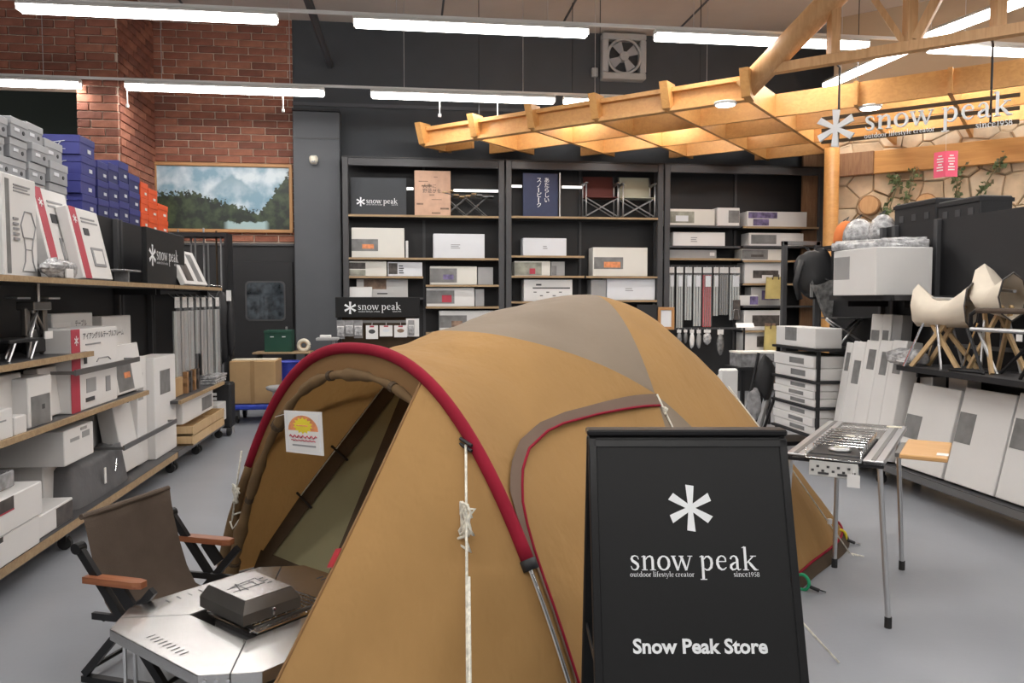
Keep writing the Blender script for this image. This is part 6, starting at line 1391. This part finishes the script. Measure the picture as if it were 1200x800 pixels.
# charcoal grill sitting in the hole, with its folded lid pack
t = thing('charcoal_grill', 'dark steel charcoal grill box set into the table opening', 'grill', (JC.x+.03, JC.y+.03, .06), R(45))
B((0, 0, .13), (.30, .27, .26), .01).build('fire_box', 'steel_dark', t); 
for s in (-1, 1): B((0, s*.145, .285), (.33, .03, .012), .003).build('rim_rail', 'chrome', t); B((s*.16, 0, .285), (.03, .26, .012), .003).build('rim_rail', 'chrome', t)
B((0, 0, .29), (.30, .25, .012)).build('mesh_frame', 'steel_dark', t)
for i in range(16): MB().tube([(-.15, -.115+.0153*i, .30), (.15, -.115+.0153*i, .30)], .0025, 5).build('mesh_wire', 'chrome', t)
for i in range(14): MB().tube([(-.143+.022*i, -.12, .303), (-.143+.022*i, .12, .303)], .0025, 5).build('mesh_wire', 'chrome', t)
B((0, 0, .02), (.26, .24, .04)).build('ash_tray', 'steel_dark', t); MB().tube([(0, 0, -.058), (0, 0, .0)], .09, 12).build('stand', 'black_metal', t)
gz = .06+.306
pc = atZ(293, 701, gz+.03)
t = thing('grill_lid', 'dark steel grill lid with sloping sides and a bright flat top', 'lid', (pc.x, pc.y, gz), R(43))
lw, ld, lh = .235, .29, .078
m = MB(); x, y = lw/2, ld/2; bv = .022
vs = [(-x, -y, 0), (x, -y, 0), (x, y, 0), (-x, y, 0), (-x, -y, lh*.5), (x, -y, lh*.5), (x, y, lh*.5), (-x, y, lh*.5), (-x+bv, -y+bv, lh), (x-bv, -y+bv, lh), (x-bv, y-bv, lh), (-x+bv, y-bv, lh)]
m.add(vs, [(0,3,2,1),(0,1,5,4),(1,2,6,5),(2,3,7,6),(3,0,4,7),(4,5,9,8),(5,6,10,9),(6,7,11,10),(7,4,8,11),(8,9,10,11)]); m.build('lid_shell', 'steel_dark', t)
B((0, 0, lh+.001), (lw-bv*2-.004, ld-bv*2-.004, .003)).build('top_plate', 'steel', t)
m = MB()
for p0, p1 in (((-.08, -.02), (.03, -.02)), ((-.08, .02), (.03, .02)), ((-.03, -.04), (-.03, .05)), ((.02, -.03), (.02, .045)), ((-.06, .03), (.05, .05)), ((.05, -.02), (.05, .05)), ((.03, -.02), (.05, -.02)), ((-.055, -.03), (-.03, .05))): m.bar((p0[0], p0[1], lh+.0032), (p1[0], p1[1], lh+.0032), .003, .001)
m.build('line_drawing', 'ink', t)
for i in range(3): B((.065, -.03+.03*i, lh+.003), (.02, .005, .001)).build('slot', 'ink', t)
MB().tube([(0, -y-.004, lh*.15), (0, -y-.010, lh*.42)], .006, 6).build('latch', 'chrome', t)
# ================================================================== LOW FOLDING CHAIR
cf = Vector((.92, -.39, 0)).normalized()
t = thing('low_chair', 'low folding chair with brown canvas sling and reddish wooden armrests', 'chair', (-1.052, 3.40, 0), math.atan2(cf.y, cf.x))
CW = .25
rows = []
prof = [(-.150, .652), (-.140, .652), (-.128, .59), (-.11, .52), (-.085, .42), (-.05, .31), (-.005, .235), (.07, .205), (.17, .215), (.27, .24), (.33, .26), (.345, .24)]
for i, (x, z) in enumerate(prof):
    k = math.sin(math.pi*i/(len(prof)-1)); taper = 1-.06*min(1, i/6)
    rows.append([(x-.018*k*(1-(v*v))+.004*math.sin(7*v+i*1.3), v*CW*taper*1.0, z-.014*(1-v*v)*k+.004*math.sin(5*v+i)) for v in [-1+2*j/14 for j in range(15)]])
cv = MB().grid(rows).build('canvas_sling', 'chair_canvas', t, True)
MB().tube([(-.145, -CW*.99, .647), (-.145, CW*.99, .647)], .012, 8).build('top_hem', 'chair_canvas', cv)
for s in (-1, 1):
    y = s*(CW+.012)
    MB().bar((-.145, y, .53), (.24, y, .02), .022, .032).build('back_leg', 'black_metal', t)
    MB().bar((.20, y+s*.004, .395), (-.13, y+s*.004, .03), .020, .030).build('front_leg', 'black_metal', t)
    MB().bar((-.10, y-s*.014, .26), (.34, y-s*.014, .265), .018, .026).build('seat_rail', 'black_metal', t)
    MB().bar((-.14, y, .012), (.26, y, .012), .03, .024).build('foot_rail', 'black_metal', t)
    am = [(-.10, -.024), (.13, -.026), (.165, -.016), (.165, .016), (.13, .026), (-.10, .024)]
    ar = MB().prism(am, .405, .43, Matrix.Translation((0, y+s*.012, 0))).build('armrest', 'arm_wood', t); MB().bar((.03, y+s*.006, .41), (.10, y+s*.006, .32), .016, .05).build('arm_bracket', 'black_metal', ar)
    MB().tube([(-.145, y-.018*s, .53), (-.145, y+.02*s, .53)], .022, 12).build('joint_disc', 'black_metal', t)
for x, z in ((.24, .03), (-.13, .04), (-.05, .25)): MB().tube([(x, -CW, z), (x, CW, z)], .010, 8).build('cross_tube', 'black_metal', t)
# ================================================================== GAS STOVE TABLE
TZ = .76
Lc, Rc, BLc, BRc = atZ(920, 524, TZ), atZ(1036, 541, TZ), atZ(978, 493, TZ), atZ(1071, 500, TZ)
ax = (BRc-BLc); wd = ax.length; ax.normalize(); ay = Vector((-ax.y, ax.x, 0)); ln = (BRc-Rc).dot(ay); Lc = Rc-ax*wd
t = thing('stove_table', 'silver framed camping table with slim legs carrying a built-in gas stove', 'table', ((Lc.x+Rc.x)/2, (Lc.y+Rc.y)/2, 0), math.atan2(ax.y, ax.x))
hw = wd/2
for s in (-1, 1): B((s*(hw-.045), ln/2, TZ-.012), (.09, ln, .024), .004).build('side_rail', 'alu', t); B((s*(hw-.045), ln/2, TZ+.001), (.02, ln-.02, .004)).build('rail_groove', 'alu_dark', t)
B((0, .03, TZ-.02), (wd, .06, .03), .004).build('front_rail', 'black_metal', t); B((0, ln-.06, TZ-.014), (wd-.18, .12, .024), .004).build('back_plate', 'steel', t); B((0, ln*.72, TZ-.016), (wd-.18, ln*.36, .014)).build('wire_shelf', 'steel', t)
for i, (x, y) in enumerate(((-hw+.02, .02), (hw-.02, .02), (-hw+.12, ln*.64), (hw-.02, ln*.745))):
    sx_ = (-.035, .055, -.0, .035)[i]; sy_ = (-.01, -.03, -.02, .01)[i]
    lg = MB().tube([(x, y, TZ-.02), (x+sx_, y+sy_, .03)], .012, 10).build('leg', 'alu', t); MB().tube([(x+sx_, y+sy_, 0), (x+sx_, y+sy_, .05)], .016, 10).build('foot', 'rubber', lg)
B((hw-.06, ln-.08, TZ+.003), (.08, .05, .003)).build('maker_label', 'ivory', t)
tx = t.location; rz_ = math.atan2(ax.y, ax.x)
g0 = Vector((tx.x, tx.y, 0))+ay*.06
t2 = thing('gas_stove', 'built-in gas stove with long steel trivet bars set in the camping table', 'stove', (g0.x, g0.y, TZ-.07), rz_)
bw2, bl2 = wd-.19, ln*.50
B((0, bl2/2, .045), (bw2, bl2, .05), .004).build('stove_body', 'black_metal', t2); B((0, -.055, .01), (bw2*.9, .012, .075), .003).build('control_panel', 'fixture', t2)
m = MB()
for i in range(9): m.box((-bw2*.38+bw2*.095*i, -.063, .02 if i % 2 else .0), (.012, .004, .010))
m.build('vent_holes', 'ink', t2)
for s in (-1, 1): B((s*bw2*.18, -.063, -.012), (bw2*.2, .004, .010)).build('vent_slot', 'ink', t2)
for yb in (.12, bl2-.13): MB().lathe([(.05, .07), (.055, .078), (.045, .086), (.02, .088), (.001, .088)], (0, yb, 0), 18).build('burner', 'alu', t2, True); MB().lathe([(.028, .0885), (.022, .094), (.001, .095)], (0, yb, 0), 14).build('burner_cap', 'ivory', t2, True)
for i in range(8):
    y = .06+(bl2-.08)*i/7; MB().tube([(-bw2*.46, y, .075), (-bw2*.46, y, .105), (bw2*.46, y, .105), (bw2*.46, y, .075)], .0045, 6).build('trivet_bar', 'chrome', t2)
for s in (-1, 1): MB().tube([(s*bw2*.40, .04, .102), (s*bw2*.40, bl2-.02, .102)], .004, 6).build('trivet_rail', 'chrome', t2); MB().tube([(s*bw2*.3, bl2*.2, .10), (-s*bw2*.3, bl2*.8, .10)], .0035, 6).build('trivet_brace', 'chrome', t2)
MB().tube([(-bw2*.5, -.075, .11), (-bw2*.5, -.078, .06), (bw2*.5, -.078, .06), (bw2*.5, -.075, .11)], .005, 6).build('guard_wire', 'chrome', t2, True); B((bw2*.38, -.08, -.03), (.055, .004, .06)).build('price_tag', 'white', t2)
MB().tube([(bw2*.38, -.066, .02), (bw2*.38, -.08, .0)], .002, 4).build('tag_string', 'white', t2)
# bamboo side board hooked onto the table
q = [atZ(1052, 533, TZ), atZ(1110, 535, TZ), atZ(1117, 517, TZ), atZ(1064, 515, TZ)]; cq = (q[0]+q[1]+q[2]+q[3])/4
t = thing('bamboo_shelf', 'small bamboo side board hooked onto the side of the gas stove table', 'side board', (cq.x, cq.y, 0), rz_)
w3 = ((q[1]-q[0]).dot(ax)+(q[2]-q[3]).dot(ax))/2; l3 = ((q[3]-q[0]).dot(ay)+(q[2]-q[1]).dot(ay))/2
B((0, 0, TZ-.012), (w3, l3, .022), .004).build('board', 'bamboo', t); B((w3*.38, -l3*.32, TZ), (.05, .06, .003)).build('price_label', 'white', t)
B((-w3/2-.01, 0, TZ-.02), (.03, l3*.7, .02)).build('hook_bracket', 'alu_dark', t)
